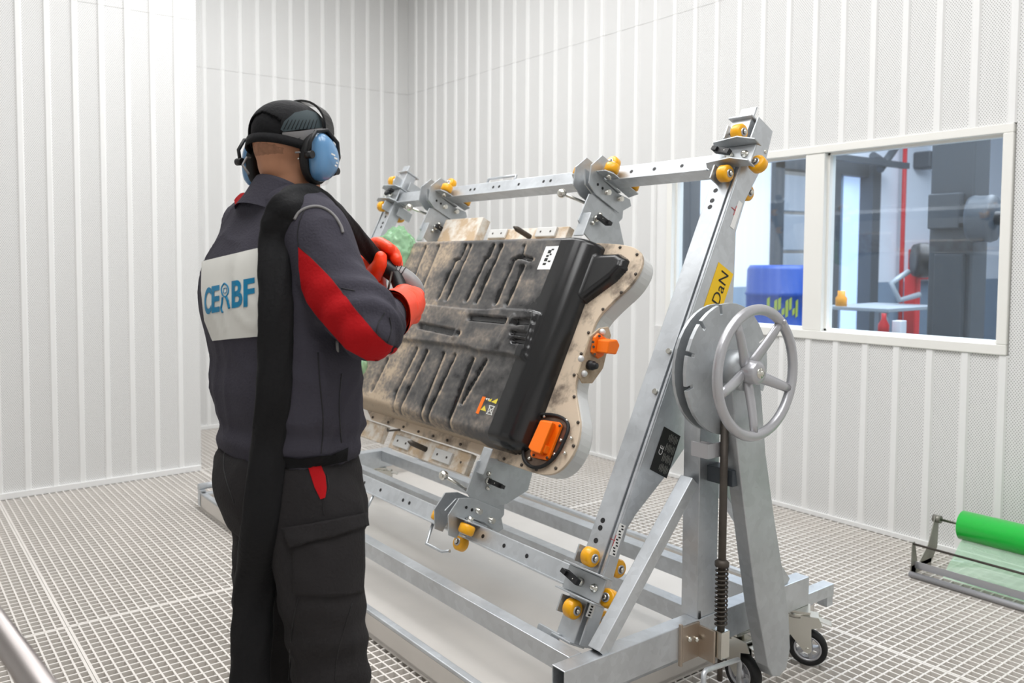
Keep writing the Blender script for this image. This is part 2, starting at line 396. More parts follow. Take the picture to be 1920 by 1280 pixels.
# blue drum on a stand
bd = empty('blue_drum', (at(1458, 480, 8).x, at(1458, 480, 8).y, .47), 'tall blue plastic drum with a yellow mark behind the window', 'drum')
c = at(1458, 480, 8.0); c.z = .47
prof = [(0, .25), (.03, .275), (.27, .28), (.29, .295), (.31, .28), (.58, .28), (.6, .295), (.62, .28), (.84, .275), (.88, .25), (.87, .22), (.87, .01)]
bdb = MB().lathe(c, (0, 0, 1), [(0, .01)]+prof, 40).build('drum_body', M['blue'], bd)
M['ymark'] = mat('yellow_mark', srgb(150, 165, 60), .6)
nn = (CAM-c); nn.z = 0; nn.normalize(); tt = V((-nn.y, nn.x, 0))
lb = MB()
for i in range(9):
    a0 = .62-i*.115; z0_, z1_ = (.50, .66) if i % 3 == 0 else ((.52, .58) if i % 3 == 1 else (.57, .68)); q_ = []
    for a1, zz in ((a0, z0_-.12), (a0+.09, z0_-.10), (a0+.09, z1_-.10), (a0, z1_-.12)): q_.append(c+(nn*math.cos(a1)+tt*math.sin(a1))*.286+V((0, 0, zz)))
    lb.prism(q_, nn*.002)
lb.build('yellow_lettering', M['ymark'], bd)
keep(bd)
tag(MB().bb(c.x-.34, c.x+.34, c.y-.34, c.y+.34, 0, .44).bb(c.x-.36, c.x+.36, c.y-.36, c.y+.36, .44, .469).build('drum_stand', M['ws_grey'], bevel=.01), 'dark plinth carrying the blue drum', 'stand')
# work trolley behind the right pane
wt = empty('work_trolley', (7.6, 3.9, 0), 'grey metal work table with bottles behind the right pane', 'table')
MB().bb(6.85, 7.75, 3.3, 3.85, .98, 1.01).build('table_top', M['steelgrey'], wt, .004)
MB().bb(6.9, 7.7, 3.35, 3.8, .55, .58).build('shelf', M['steelgrey'], wt, .004)
for x in (6.9, 7.7):
    for y in (3.35, 3.8): MB().bb(x-.02, x+.02, y-.02, y+.02, 0, .98).build('leg', M['steelgrey'], wt)
keep(wt)
tag(MB().lathe((6.92, 3.72, 1.01), (0, 0, 1), [(0, .045), (.07, .045), (.09, .03), (.13, .03), (.13, .002)], 16).build('spray_can', mat('amber', srgb(225, 150, 20), .4)), 'amber bottle standing at the left end of the work table', 'bottle')
BP = at(1657, 600, 5.6); BP.z = .88
rwb = MB().lathe(BP, (0, 0, 1), [(0, .035), (.08, .035), (.12, .015), (.16, .015), (.16, .002)], 16).build('red_bottle', M['red']); tag(rwb, 'red bottle with white cap in front of the work table', 'bottle')
tag(MB().bb(BP.x+.05, BP.x+.13, BP.y-.09, BP.y-.03, .88, .99).build('white_carton', M['ws_wall'], bevel=.004), 'white carton standing beside the red bottle', 'carton')
tag(MB().bb(BP.x-.55, BP.x+.2, BP.y-.14, BP.y+.4, 0, .88).build('tool_chest', M['ws_grey'], bevel=.01), 'dark low chest behind the window sill', 'chest')

# ---------------------------------------------------------------- the rotating stand
TH = R(27); EA = V((math.sin(TH), 0, math.cos(TH))); EN = V((-math.cos(TH), 0, math.sin(TH))); EY = V((0, 1, 0))
AX = V((2.163, 0, 1.085))
def L(a, y, n): return AX+EA*a+EY*y+EN*n
rig = empty('rotating_stand', (2.163, 2.78, 0), 'large galvanised steel turning stand with handwheel, holding the battery tilted over the tray', 'stand')
G = M['galv']
def P(mb, name, m=G, bevel=.0025, parent=None): return mb.build(name, m, parent or rig, bevel)
BT, BB = .30, .20
P(MB().rhs((1.543, 1.58, .25), (2.73, 1.58, .25), (0, .025, 0), (0, 0, .05)), 'cross_beam')
P(MB().rhs((1.543, 4.02, .25), (2.54, 4.02, .25), (0, .03, 0), (0, 0, .05)), 'cross_beam')
P(MB().rhs((1.635, 1.606, .27), (1.635, 3.99, .27), (.025, 0, 0), (0, 0, .03)), 'base_rail')
P(MB().rhs((2.185, 1.606, .27), (2.185, 3.99, .27), (.025, 0, 0), (0, 0, .03)), 'base_rail')
P(MB().rhs((2.495, 1.606, .27), (2.495, 3.99, .27), (.03, 0, 0), (0, 0, .03)), 'base_rail')
XS = hit(1553, 1101, 1, 1.64)
P(MB().rhs((2.62, 1.64, XS.z), (XS.x, 1.64, XS.z), (0, .022, 0), (0, 0, .022)), 'stub_tube')
P(MB().rhs((XS.x-.022, 1.64, XS.z-.022), (XS.x-.022, 1.64, XS.z-.06), (.02, 0, 0), (0, .02, 0)), 'stub_leg')
# posts with braces
post = P(MB().rhs((2.163, 1.59, BT), (2.163, 1.59, 1.14), (.048, 0, 0), (0, .03, 0)), 'post')
P(MB().rhs((2.163, 3.99, BT), (2.163, 3.99, 1.14), (.048, 0, 0), (0, .03, 0)), 'post')
for y, pts in ((1.585, ((1.70, .30), (2.10, .735))), (1.585, ((2.61, .30), (2.22, .735))), (3.99, ((1.70, .30), (2.10, .735)))):
    a, b = V((pts[0][0], y, pts[0][1])), V((pts[1][0], y, pts[1][1])); d = (b-a).normalized(); w = EY.cross(d)
    P(MB().rhs(a, b, w*.02, EY*.022), 'brace')
# weld triangles
MB().prism([(2.118, 1.558, .301), (2.13, 1.558, .301), (2.125, 1.558, .325)], (0, -.002, 0)).build('weld_gusset', M['black'], rig)
# turning arms
def arm(yf, sgn):
    """yf: outer face, sgn: +1 when the inside lies at larger y"""
    y0, y1 = (yf+.02*sgn, yf+.095*sgn)
    yc = (y0+y1)/2
    o = P(MB().rhs(L(-.925, yc, .002), L(.905, yc, .002), EN*.033, EY*.0375, .005), 'turning_arm')
    out = [(-.92, .03), (-.92, -.026), (-.80, -.022), (-.55, -.006), (-.50, -.022), (-.345, -.102), (-.18, -.17), (.24, -.17), (.37, -.112), (.5, -.05), (.62, -.045), (.8, -.082), (.905, -.068), (.905, .026), (.8, .03)]
    P(MB().prism([L(a, yf, n) for a, n in out], EY*.006*sgn), 'arm_plate', parent=o, bevel=.0015)
    rim_ = [(-.5, -.022), (-.345, -.102), (-.18, -.17), (.24, -.17), (.37, -.112), (.5, -.05)]; wbm = MB()
    for (a_, n_), (b_, m_) in zip(rim_, rim_[1:]):
        p_, q_ = L(a_, yf+.03*sgn, n_), L(b_, yf+.03*sgn, m_); dd_ = (q_-p_); wbm.box((p_+q_)/2, dd_*.5, EY*.024, dd_.normalized().cross(EY)*.0025)
    P(wbm, 'arm_web', parent=o, bevel=0)
    # edge strips along the bright face
    P(MB().box(L(-.02, yf+.006*sgn, .03), EA*.80, EY*.004, EN*.006), 'edge_strip', parent=o, bevel=.001)
    P(MB().box(L(.9, yc, .0), EA*.004, EY*.045, EN*.05).box(L(.925, yc-.01*sgn, .028), EA*.02, EY*.03, EN*.004), 'end_cap', parent=o)
    P(MB().box(L(-.925, yc, .02), EA*.004, EY*.04, EN*.035).box(L(-.928, y1+.02*sgn, .045), EA*.012, EY*.045, EN*.006), 'end_cap', parent=o)
    for a in (-.555, -.579, -.62, .616, .577, .552): MB().cyl(L(a, yc+.008*sgn, .0352), L(a, yc+.008*sgn, .0358), .0085, seg=14).build('bolt_hole', M['black'], o)
    for a in (-.12, .02): MB().cyl(L(a, yf+.03*sgn, .035), L(a, yf+.03*sgn, .045), .009, seg=10).build('rivet', M['zinc'], o)
    return o
nearm = arm(1.67, 1); farm = arm(3.92, -1)
# rails between them
def rail(a):
    o = P(MB().rhs(L(a, 1.765, .0), L(a, 3.83, .0), EA*.031, EN*.031), 'cross_rail')
    ha = a
    for y in ((3.091, 3.049, 2.914, 2.739, 2.692, 2.221, 2.106, 1.99) if a < 0 else (3.163, 3.13, 2.988, 2.945, 2.808, 2.645, 2.601, 2.154, 2.044, 1.92)):
        MB().cyl(L(ha, y, .0312), L(ha, y, .0318), .0075, seg=12).build('bolt_hole', M['black'], o)
    P(MB().box(L(a-.031, 2.8, .033), EA*.003, EY*1.0, EN*.006), 'rail_lip', parent=o, bevel=.001)
    return o
rail(-.748); rail(.735)
# small handle loops on the rails
P(MB().tube([L(.766, 3.08, .01), L(.80, 3.08, .01), L(.80, 2.88, .01), L(.766, 2.88, .01)], .006, 8), 'loop_handle', bevel=0)
P(MB().tube([L(-.78, 2.52, .02), L(-.86, 2.50, .03), L(-.86, 2.40, .03), L(-.845, 2.36, .03)], .006, 8), 'loop_handle', bevel=0)
P(MB().tube([L(-.78, 3.12, .02), L(-.86, 3.10, .03), L(-.86, 2.96, .03), L(-.78, 2.95, .03)], .006, 8), 'loop_handle', bevel=0)

def roller(parent, c, d, r=.029, w=.036):
    c = V(c); d = V(d).normalized(); h = w/2
    o = MB().lathe(c, d, [(-h, .013), (-h, r-.006), (-h+.002, r-.003), (-h+.006, r), (h-.006, r), (h-.002, r-.003), (h, r-.006), (h, .013)], 28).build('roller', M['yellow'], parent)
    MB().lathe(c, d, [(-h-.003, .002), (-h-.003, .014), (h+.003, .014), (h+.003, .009), (h+.001, .009), (h+.001, .002)], 18).build('bearing', M['cast'], o)
    MB().cyl(c-d*(h+.016), c+d*(h+.007), .0055, seg=8).lathe(c, d, [(h+.003, .008), (h+.009, .008), (h+.011, .005), (h+.011, .001)], 8).lathe(c, -d, [(h+.003, .009), (h+.012, .009), (h+.012, .001)], 6).build('axle_bolt', M['zinc'], o)
    return o
def knob(parent, c, d, side):
    """black star grip on a chromed spindle"""
    c = V(c); d = V(d).normalized(); s = V(side).normalized(); t = d.cross(s)
    o = MB().lathe(c, d, [(0, .014), (.012, .014), (.014, .009), (.03, .009), (.034, .007), (.04, .001)], 14).build('spindle', M['zinc'], parent)
    MB().box(c+d*.03+s*.012, s*.03, t*.009, d*.009).box(c+d*.034+s*.038, s*.01, t*.007, d*.014).build('grip', M['black'], o)
    return o
def carriage(kind, a0, y0, inner, sgn):
    """kind 'rail': slides along a rail; 'arm': slides along an arm. inner: +1/-1 side of the battery"""
    if kind == 'arm': U1, W1 = EA, EY*sgn           # U1 run direction, W1 roller axle direction
    else: U1, W1 = EY, EA*inner
    c0 = L(a0, y0, 0)
    N = EN
    # web over the bright face with two flanges
    b = MB().box(c0+N*.046, U1*.036, W1*.075, N*.004)
    o = b.build('carriage', M['galvd'], rig, .002)
    for s in (-1, 1):
        q = c0+U1*.038*s
        P(MB().prism([q+W1*-.082+N*.03, q+W1*-.082+N*.075, q+W1*-.03+N*.10, q+W1*.07+N*.085, q+W1*.084+N*.06, q+W1*.084+N*-.05, q+W1*.075+N*-.06, q+W1*.066+N*-.05, q+W1*.066+N*.042, q+W1*-.07+N*.042], U1*.005*s), 'flange', M['galvd'], parent=o, bevel=.001)
        # axle plate and rollers
        roller(o, c0+U1*.08*s+N*.066+W1*-.005, -W1)
        roller(o, c0+U1*.08*s-N*.064+W1*-.005, -W1)
        P(MB().box(c0+U1*.078*s+W1*.034+N*.04, U1*.026, W1*.003, N*.045), 'axle_plate', M['galvd'], parent=o, bevel=.001)
        P(MB().box(c0+U1*.078*s+W1*.075-N*.04, U1*.026, W1*.003, N*.045), 'axle_plate', M['galvd'], parent=o, bevel=.001)
    roller(o, c0-W1*.068+U1*-.012+N*.0, N)
    knob(o, c0+N*.05+W1*.012, N, W1*.8+U1*.2)
    MB().lathe(c0+N*.05-W1*.045, N, [(0, .013), (.004, .013), (.004, .009), (.012, .009), (.016, .006), (.017, .001)], 14).build('bolt', M['zinc'], o)
    return o
carriage('arm', -.752, 1.715, 1, 1); carriage('arm', .74, 1.70, -1, 1)
carriage('arm', .745, 3.875, -1, -1)

def clamp(a0, y0, inner):
    """carriage on a rail with its hanging clamp plates; inner = direction (in a) to the battery"""
    o = MB().box(L(a0+.033*inner, y0, .0), EA*.004, EY*.045, EN*.06).build('clamp_carriage', M['galvd'], rig, .002)
    A = EA*inner
    def q(a, y, n): return L(a0+a*inner, y, n)
    for s in (-1, 1):
        # plates across the rail, normal along the rail
        P(MB().prism([q(-.045, y0+.04*s, .10), q(.02, y0+.04*s, .135), q(.09, y0+.04*s, .115), q(.11, y0+.04*s, .06), q(.11, y0+.04*s, -.09), q(.05, y0+.04*s, -.14), q(.03, y0+.04*s, -.12), q(.045, y0+.04*s, -.04), q(.04, y0+.04*s, .05), q(-.045, y0+.04*s, .06)], EY*.005*s), 'side_plate', M['galvd'], parent=o, bevel=.001)
        for n in (.066, -.066): roller(o, q(.0, y0+.085*s, n), -A if n > 0 else A)
        P(MB().prism([q(.025, y0+.045*s, .04), q(.025, y0+.045*s, .10), q(.025, y0+.09*s, .10), q(.025, y0+.11*s, .07), q(.025, y0+.11*s, -.09), q(.025, y0+.045*s, -.11)], A*.004), 'axle_plate', M['galvd'], parent=o, bevel=.001)
        MB().cyl(q(.025, y0+.085*s, .066), q(.045, y0+.085*s, .066), .011, seg=8).build('bolt', M['zinc'], o)
    roller(o, q(-.055, y0-.03, .02), EN)
    # lower bracket and hexagonal hanger plate
    P(MB().prism([q(.085, y0-.012, .10), q(.03, y0-.012, .13), q(.03, y0-.012, -.12), q(.10, y0-.012, -.15), q(.20, y0-.012, -.10), q(.125, y0-.012, -.06)], EY*.006), 'bracket_plate', M['galvd'], parent=o, bevel=.001)
    yh = y0-.03
    P(MB().prism([q(.075, yh, -.01), q(.12, yh, .085), q(.24, yh, .09), q(.27, yh, .04), q(.285, yh, -.03), q(.32, yh, -.13), q(.29, yh, -.19), q(.22, yh, -.20), q(.14, yh, -.12), q(.10, yh, -.05)], EY*-.006), 'hanger_plate', M['galvd'], parent=o, bevel=.001)
    P(MB().box(q(.25, yh-.02, .075), A*.05, EY*.025, EN*.003), 'hanger_lug', M['galvd'], parent=o)
    knob(o, q(.19, yh-.006, .01), -EY, -EN)
    for a, n in ((.165, .0), (.215, .02)): MB().lathe(q(a, yh-.006, n), -EY, [(0, .009), (.006, .009), (.012, .006), (.014, .001)], 12).build('bolt', M['zinc'], o)
    for a, n in ((.075, .015), (.062, -.06)):
        MB().cyl(q(a, yh-.035, n), q(a, yh+.01, n), .011, seg=14).cyl(q(a, yh-.036, n), q(a, yh-.03, n), .006, seg=10).build('bushing', M['zinc'], o)
    # ball ended lever
    MB().sphere(q(.145, y0+.05, .145), .019).cyl(q(.145, y0+.05, .145), q(.13, y0+.02, .03), .0065, seg=10).build('ball_lever', M['zinc'], o)
    for n in (.07, .04, .0): MB().cyl(q(.07, y0-.0455, n), q(.07, y0-.0462, n), .006, seg=10).build('hole', M['black'], o)
    return o
clamp(-.748, 2.36, 1); clamp(.735, 2.31, -1); clamp(.735, 3.40, -1)

# ---- turning gear at the near post
def notched(r, notch, y, thick, cx=2.163, cz=1.085, nth=36):
    pts = []
    for i in range(nth):
        a = 2*math.pi*i/nth; pts.append((cx+r*math.cos(a), cz+r*math.sin(a), a))
    out = []
    for x, z, a in pts:
        out.append(V((x, y, z)))
        if any(abs((a-t+math.pi) % (2*math.pi)-math.pi) < math.pi/nth*.9 for t in notch):
            for da, rr in ((.02, r), (.02, r-.03), (.085, r-.03), (.085, r)):
                out.append(V((cx+rr*math.cos(a+da), y, cz+rr*math.sin(a+da))))
    return MB().prism(out, EY*thick)
P(notched(.20, [R(t) for t in (100, 130, 160, 190, 215, 245, 275, -30, 20, 60)], 1.50, .012), 'notched_disc', M['galvd'], .0012)
P(notched(.195, [], 1.545, .01), 'backing_disc', M['galvd'], .001)
MB().lathe((2.163, 1.36, 1.085), (0, 1, 0), [(.05, .012), (.05, .02), (.055, .022), (.07, .022), (.072, .06), (.13, .06), (.14, .03), (.32, .03)], 28).build('shaft', M['galvd'], rig)
MB().lathe((2.163, 4.06, 1.085), (0, -1, 0), [(0, .01), (.0, .06), (.04, .06), (.05, .03), (.14, .03)], 24).build('shaft', M['galvd'], rig)
# hanging tapered lever
def hx(px, py, y): p = hit(px, py, 1, y); return V((p.x, y, p.z))
yl = 1.455
lv = [hx(1372, 720, yl), hx(1383, 840, yl), hx(1394, 940, yl), hx(1408, 1050, yl), hx(1420, 1140, yl), hx(1434, 1215, yl), hx(1440, 1250, yl), hx(1449, 1268, yl), hx(1462, 1268, yl), hx(1475, 1252, yl), hx(1482, 1215, yl), hx(1479, 1150, yl), hx(1468, 1070, yl), hx(1452, 970, yl), hx(1436, 850, yl), hx(1428, 740, yl), hx(1424, 690, yl), hx(1412, 662, yl), hx(1392, 660, yl), hx(1376, 684, yl)]
P(MB().prism(lv, EY*.045), 'locking_lever', M['galvd'], .003)
# handwheel
wc = V((2.153, 1.40, 1.085)); RW = .185
hwo = MB().ring([[wc+(V((math.cos(t), 0, math.sin(t)))*(RW+.016*math.cos(k)))+EY*(.0135*math.sin(k)) for k in [2*math.pi*j/14 for j in range(14)]] for t in [2*math.pi*i/72 for i in range(72)]], closed=True).build('handwheel', M['cast'], rig)
for i in range(5):
    t = R(52-72*i); dd = V((math.cos(t), 0, math.sin(t))); n_ = V((-math.sin(t), 0, math.cos(t)))
    rings = []
    for k in range(7):
        u = k/6; p = wc+dd*(.02+(RW-.03)*u)+EY*(.03*(1-u)**1.3+(-.0 if u > .9 else 0)); w = .020-.006*u; h_ = .010
        rings.append([p+n_*w*math.cos(q)+EY*h_*math.sin(q) for q in [2*math.pi*j/10 for j in range(10)]])
    MB().ring(rings).build('spoke', M['cast'], hwo)
MB().lathe(wc+EY*-.012, EY, [(0, .018), (0, .028), (.006, .034), (.05, .036), (.07, .03)], 28).build('hub', M['cast'], hwo)
MB().lathe(wc+EY*-.012, -EY, [(-.002, .017), (.003, .015), (.003, .008), (.009, .008), (.010, .001)], 20).build('centre_bolt', M['zinc'], hwo)
MB().sphere(wc+V((math.cos(R(52)), 0, math.sin(R(52))))*RW+EY*-.012, .008).build('rim_stud', M['cast'], hwo)
# vertical rod, spring, guide
xr_, yr_ = 2.135, 1.49
MB().cyl((xr_, yr_, .27), (xr_, yr_, .93), .0115, seg=16).build('lock_rod', M['dark'], rig)
sp = [V((xr_+.017*math.cos(t*.5), yr_+.017*math.sin(t*.5), .30+.0011*t)) for t in range(0, 170)]
MB().tube(sp, .0028, 6).build('spring', M['dark'], rig)
MB().lathe((xr_, yr_, .487), (0, 0, 1), [(0, .012), (0, .021), (.012, .021), (.02, .012)], 18).build('spring_collar', M['dark'], rig)
P(MB().bb(xr_-.02, xr_+.018, yr_-.02, yr_+.02, .205, .29), 'rod_guide', M['zinc'], .003)
P(MB().bb(2.03, 2.11, 1.545, 1.553, .19, .30).bb(2.104, 2.112, 1.49, 1.553, .19, .29).bb(2.02, 2.03, 1.545, 1.556, .18, .31), 'guide_bracket', mat('brushed_steel', srgb(185, 172, 158), .35, .9), .002)
for x, z in ((2.055, .26), (2.09, .25)): MB().sphere((x, 1.542, z), .009).build('bolt', M['zinc'], rig)
P(MB().bb(2.07, 2.075, 1.50, 1.56, .82, .865).bb(2.075, 2.16, 1.50, 1.505, .82, .865).bb(2.115, 2.12, 1.505, 1.56, .825, .86), 'rod_clip', M['cast'], .001)
P(MB().bb(2.15, 2.21, 1.47, 1.56, .73, .78), 'rod_stay', M['ws_grey'], .002)
P(MB().tube([hx(1318, 1300, 1.40), hx(1320, 1262, 1.40), hx(1324, 1256, 1.41), hx(1384, 1236, 1.49), hx(1387, 1243, 1.49), hx(1384, 1290, 1.49)], .0075, 10), 'foot_loop', bevel=0)
MB().cyl((xr_, yr_, .13), (xr_, yr_, .21), .008, seg=10).build('lock_pin', M['dark'], rig)
# plates and lettering on the near arm
def plate(a0, a1, n0, n1, y, m, name, parent, t=.001, taper=0):
    return MB().prism([L(a0, y, n0), L(a1, y, n0), L(a1, y, n1), L(a0, y, n1)], EY*-t).build(name, m, parent)
def text(s, size, m, name, parent, origin, right, up, off=.0006, extr=0, sx=1.0, align='LEFT', bold=0):
    c = bpy.data.curves.new(name, 'FONT'); c.body = s; c.size = size; c.align_x = align; c.extrude = extr; c.offset = bold
    o = bpy.data.objects.new(name, c); COL.objects.link(o)
    bpy.context.view_layer.update(); dg = bpy.context.evaluated_depsgraph_get()
    me = bpy.data.meshes.new_from_object(o.evaluated_get(dg)); bpy.data.objects.remove(o)
    right, up = V(right).normalized(), V(up).normalized(); nrm = right.cross(up)
    for v in me.vertices:
        x, y, z = v.co; v.co = V(origin)+right*x*sx+up*y+nrm*(off+z)
    me.materials.clear(); me.materials.append(m); me.name = name
    for p in me.polygons: p.use_smooth = False
    ob = bpy.data.objects.new(name, me); COL.objects.link(ob); ob.parent = parent; return ob
M['ylab'] = mat('yellow_label', srgb(247, 200, 0), .4); M['ink'] = mat('black_ink', srgb(25, 25, 25), .6)
M['paper'] = mat('white_label', srgb(238, 238, 236), .4); M['redink'] = mat('red_ink', srgb(200, 60, 60), .5)
yl_ = plate(.06, .368, -.014, -.104, 1.6695, M['ylab'], 'load_label', nearm)
text('500 DaN', .061, M['ink'], 'lettering', nearm, L(.357, 1.6683, -.082), EA, EN, .0006, sx=1.02, align='RIGHT')
pl = plate(-.355, -.212, -.016, -.106, 1.6695, M['ink'], 'rating_plate', nearm)
M['pltxt'] = mat('plate_text', srgb(120, 120, 115), .5)
text('CE', .026, M['paper'], 'lettering', pl, L(-.30, 1.6683, -.045), EA, EN, .0006)
tb = MB()
for i in range(7):
    for j in range(4):
        tb.box(L(-.345+.033*j+.012, 1.6683, -.055-.007*i), EA*(.013 if (i+j) % 3 else .008), EY*.0003, EN*.0016)
tb.build('small_print', M['pltxt'], pl)
s1 = plate(-.644, -.545, .036, .008, 1.6695, M['paper'], 'sticker', nearm); s2 = plate(-.836, -.788, .049, .022, 1.6695, M['paper'], 'sticker', nearm)
s3 = plate(.50, .60, -.012, -.034, 1.6695, M['paper'], 'sticker', nearm)
tb = MB()
for i in range(11): tb.box(L(-.638+.0087*i, 1.6683, .022+.004*((i % 3)-1)), EA*.0022, EY*.0003, EN*.005)
for i in range(5): tb.box(L(-.83+.0087*i, 1.6683, .036), EA*.0025, EY*.0003, EN*.005)
tb.build('small_print', M['ink'], nearm)
tb = MB()
for a in (-.60, .56): 
    tb.box(L(a, 1.6685, .036 if a < 0 else -.01), EA*.018, EY*.0003, EN*.001).box(L(a, 1.6685, .045 if a < 0 else .0), EA*.001, EY*.0003, EN*.012)
tb.build('red_mark', M['redink'], nearm)
# casters
def caster(x, y, ang, gz=0):
    t = V((math.cos(ang), math.sin(ang), 0)); ax = V((-t.y, t.x, 0)); Z = V((0, 0, 1))
    o = MB().box((x, y, BB-.004), t*.048, ax*.042, Z*.004).build('caster', M['zinc'], rig, .001)
    MB().cyl((x, y, BB-.03), (x, y, BB-.008), .034, seg=24).build('swivel', M['zinc'], o)
    w = V((x, y, .0635+gz))+t*.042
    b = MB()
    for s in (-1, 1):
        b.prism([V((x, y, BB-.02))-t*.035+ax*.026*s, V((x, y, BB-.02))+t*.075+ax*.026*s, V((x, y, BB-.05))+t*.088+ax*.026*s, V((x, y, BB-.062))+t*.052+ax*.026*s, w+t*.013+ax*.026*s-Z*.004, w+t*.004+ax*.026*s-Z*.014, w-t*.012+ax*.026*s-Z*.008, V((x, y, BB-.075))-t*.028+ax*.026*s, V((x, y, BB-.045))-t*.035+ax*.026*s], ax*.003*s)
    b.box((x+t.x*.02, y+t.y*.02, BB-.022), t*.055, ax*.028, Z*.003)
    b.build('fork', M['zinc'], o, .001)
    MB().lathe(w, ax, [(-.019, .044), (-.02, .055), (-.014, .062), (0, .0635), (.014, .062), (.02, .055), (.019, .044)], 40, closed=True).build('tyre', M['rubber'], o)
    h = MB().lathe(w, ax, [(-.019, .038), (-.019, .0445), (.019, .0445), (.019, .038)], 32, closed=True).lathe(w, ax, [(-.023, .002), (-.023, .014), (-.014, .018), (.014, .018), (.023, .014), (.023, .002)], 20)
    for i in range(5):
        q = 2*math.pi*i/5; dd = t*math.cos(q)+Z*math.sin(q); h.box(w+dd*.028, dd*.013, (ax.cross(dd))*.0055, ax*.012)
    h.build('hub', M['cast'], o)
    MB().cyl(w-ax*.031, w+ax*.031, .007, seg=8).build('axle_bolt', M['zinc'], o)
    P(MB().prism([V((x, y, BB-.03))+t*.06+ax*.02, V((x, y, BB-.03))+t*.06-ax*.02, V((x, y, BB-.045))+t*.115-ax*.022, V((x, y, BB-.045))+t*.115+ax*.022], Z*.003), 'brake_pedal', M['zinc'], parent=o, bevel=.001)
    return o
caster(2.68, 1.575, R(-60)); caster(2.36, 1.60, R(-95)); caster(1.64, 1.59, R(200)); caster(2.47, 4.03, R(-40), .0205); caster(1.66, 4.03, R(150), .0205)
keep(rig)

# ---------------------------------------------------------------- drip tray under the stand
M['tray'] = mat('tray_sheet', srgb(222, 217, 211), .42, .15, var=(2.5, .06), bump=(5, .05))
tray = empty('drip_tray', (2.3, 3.05, 0), 'large shallow sheet metal drip tray lying under the turning stand', 'tray')
tx0, tx1, ty0, ty1 = 1.53, 3.06, 1.72, 4.42
MB().bb(tx0, tx1, ty0, ty1, .008, .02).build('tray_floor', M['tray'], tray)
for q in ((tx0, tx0+.03, ty0, ty1, .085, .10), (tx1-.03, tx1, ty0, ty1, .085, .10), (tx0, tx1, ty1-.03, ty1, .085, .10), (tx0, tx1, ty0, ty0+.02, .06, .075)):
    MB().bb(*q).build('tray_lip', G, tray, .004)
for q in ((tx0, tx0+.006, ty0, ty1, .0, .086), (tx1-.006, tx1, ty0, ty1, .0, .086), (tx0, tx1, ty1-.006, ty1, .0, .086), (tx0, tx1, ty0, ty0+.006, .0, .062)):
    MB().bb(*q).build('tray_side', M['tray'], tray)
MB().cyl((tx0-.0, ty1+.03, .125), (tx0+.28, ty1+.03, .125), .018).bb(tx0, tx0+.03, ty1-.01, ty1+.04, .02, .11).bb(tx0+.25, tx0+.28, ty1-.01, ty1+.04, .02, .11).build('tray_handle', G, tray)
keep(tray)

# ---------------------------------------------------------------- the battery
def LN(px, py, n):
    d = ray(px, py); t = (n-(CAM-AX).dot(EN))/d.dot(EN); p = CAM+d*t
    return ((p-AX).dot(EA), p.y)
def sm(t): t = max(0., min(1., t)); return t*t*(3-2*t)
def segd(p, a, b):
    ax, ay = a; bx, by = b; dx, dy = bx-ax, by-ay; l = dx*dx+dy*dy
    t = max(0, min(1, ((p[0]-ax)*dx+(p[1]-ay)*dy)/l)) if l else 0
    return math.hypot(p[0]-ax-dx*t, p[1]-ay-dy*t)
def inpoly(p, poly):
    c = False; n = len(poly)
    for i in range(n):
        x1, y1 = poly[i]; x2, y2 = poly[i-1]
        if (y1 > p[1]) != (y2 > p[1]) and p[0] < (x2-x1)*(p[1]-y1)/(y2-y1)+x1: c = not c
    return c
def pold(p, poly): return min(segd(p, poly[i-1], poly[i]) for i in range(len(poly)))
HB = .095
def px2(l): return [LN(x, y, HB) for x, y in l]
GR = [([(852, 489), (820, 558)], .008), ([(862, 483), (872, 461)], .008), ([(852, 489), (862, 483)], .006), ([(881, 461), (836, 560)], .008),
      ([(909, 485), (873, 562)], .008), ([(915, 481), (924, 461)], .008), ([(909, 485), (915, 481)], .006), ([(939, 461), (892, 565)], .008),
      ([(962, 487), (928, 567)], .008), ([(962, 487), (975, 480)], .006), ([(975, 480), (996, 486)], .006), ([(976, 483), (982, 461)], .005), ([(979, 500), (949, 569)], .008),
      ([(821, 462), (791, 536)], .008), ([(796, 464), (770, 530)], .008),
      ([(780, 655), (741, 734)], .008), ([(741, 734), (731, 767)], .008), ([(799, 659), (744, 771)], .008), ([(830, 664), (782, 784)], .008), ([(851, 667), (796, 785)], .008),
      ([(885, 674), (836, 796)], .008), ([(909, 677), (864, 754)], .008), ([(725, 674), (697, 730)], .008),
      ([(965, 606), (1000, 604)], .009), ([(964, 625), (988, 628)], .007), ([(966, 640), (985, 642)], .007),
      ([(884, 597), (950, 603)], .009), ([(790, 612), (862, 627)], .010)]
GR = [(px2(l), w) for l, w in GR]
B1 = px2([(640, 560), (760, 566), (790, 571), (870, 580), (912, 582), (940, 579), (1000, 584), (1012, 588)])
B2 = px2([(640, 628), (780, 640), (880, 652), (893, 658), (960, 667), (985, 676)])
def pl(line, y):
    l = sorted((q[1], q[0]) for q in line)
    if y <= l[0][0]: return l[0][1]
    for (y0, a0), (y1, a1) in zip(l, l[1:]):
        if y <= y1: return a0+(a1-a0)*(y-y0)/(y1-y0)
    return l[-1][1]
RS = [(px2([(876, 590), (856, 634)]), .010), (px2([(966, 597), (936, 650)]), .012), (px2([(1005, 590), (985, 672)]), .005)]
PAN = [(.385, 2.22), (.388, 2.08), (.365, 2.035), (.325, 2.03), (.28, 2.06), (.185, 2.165), (.17, 2.22)]
BY0, BY1 = 2.175, 3.43
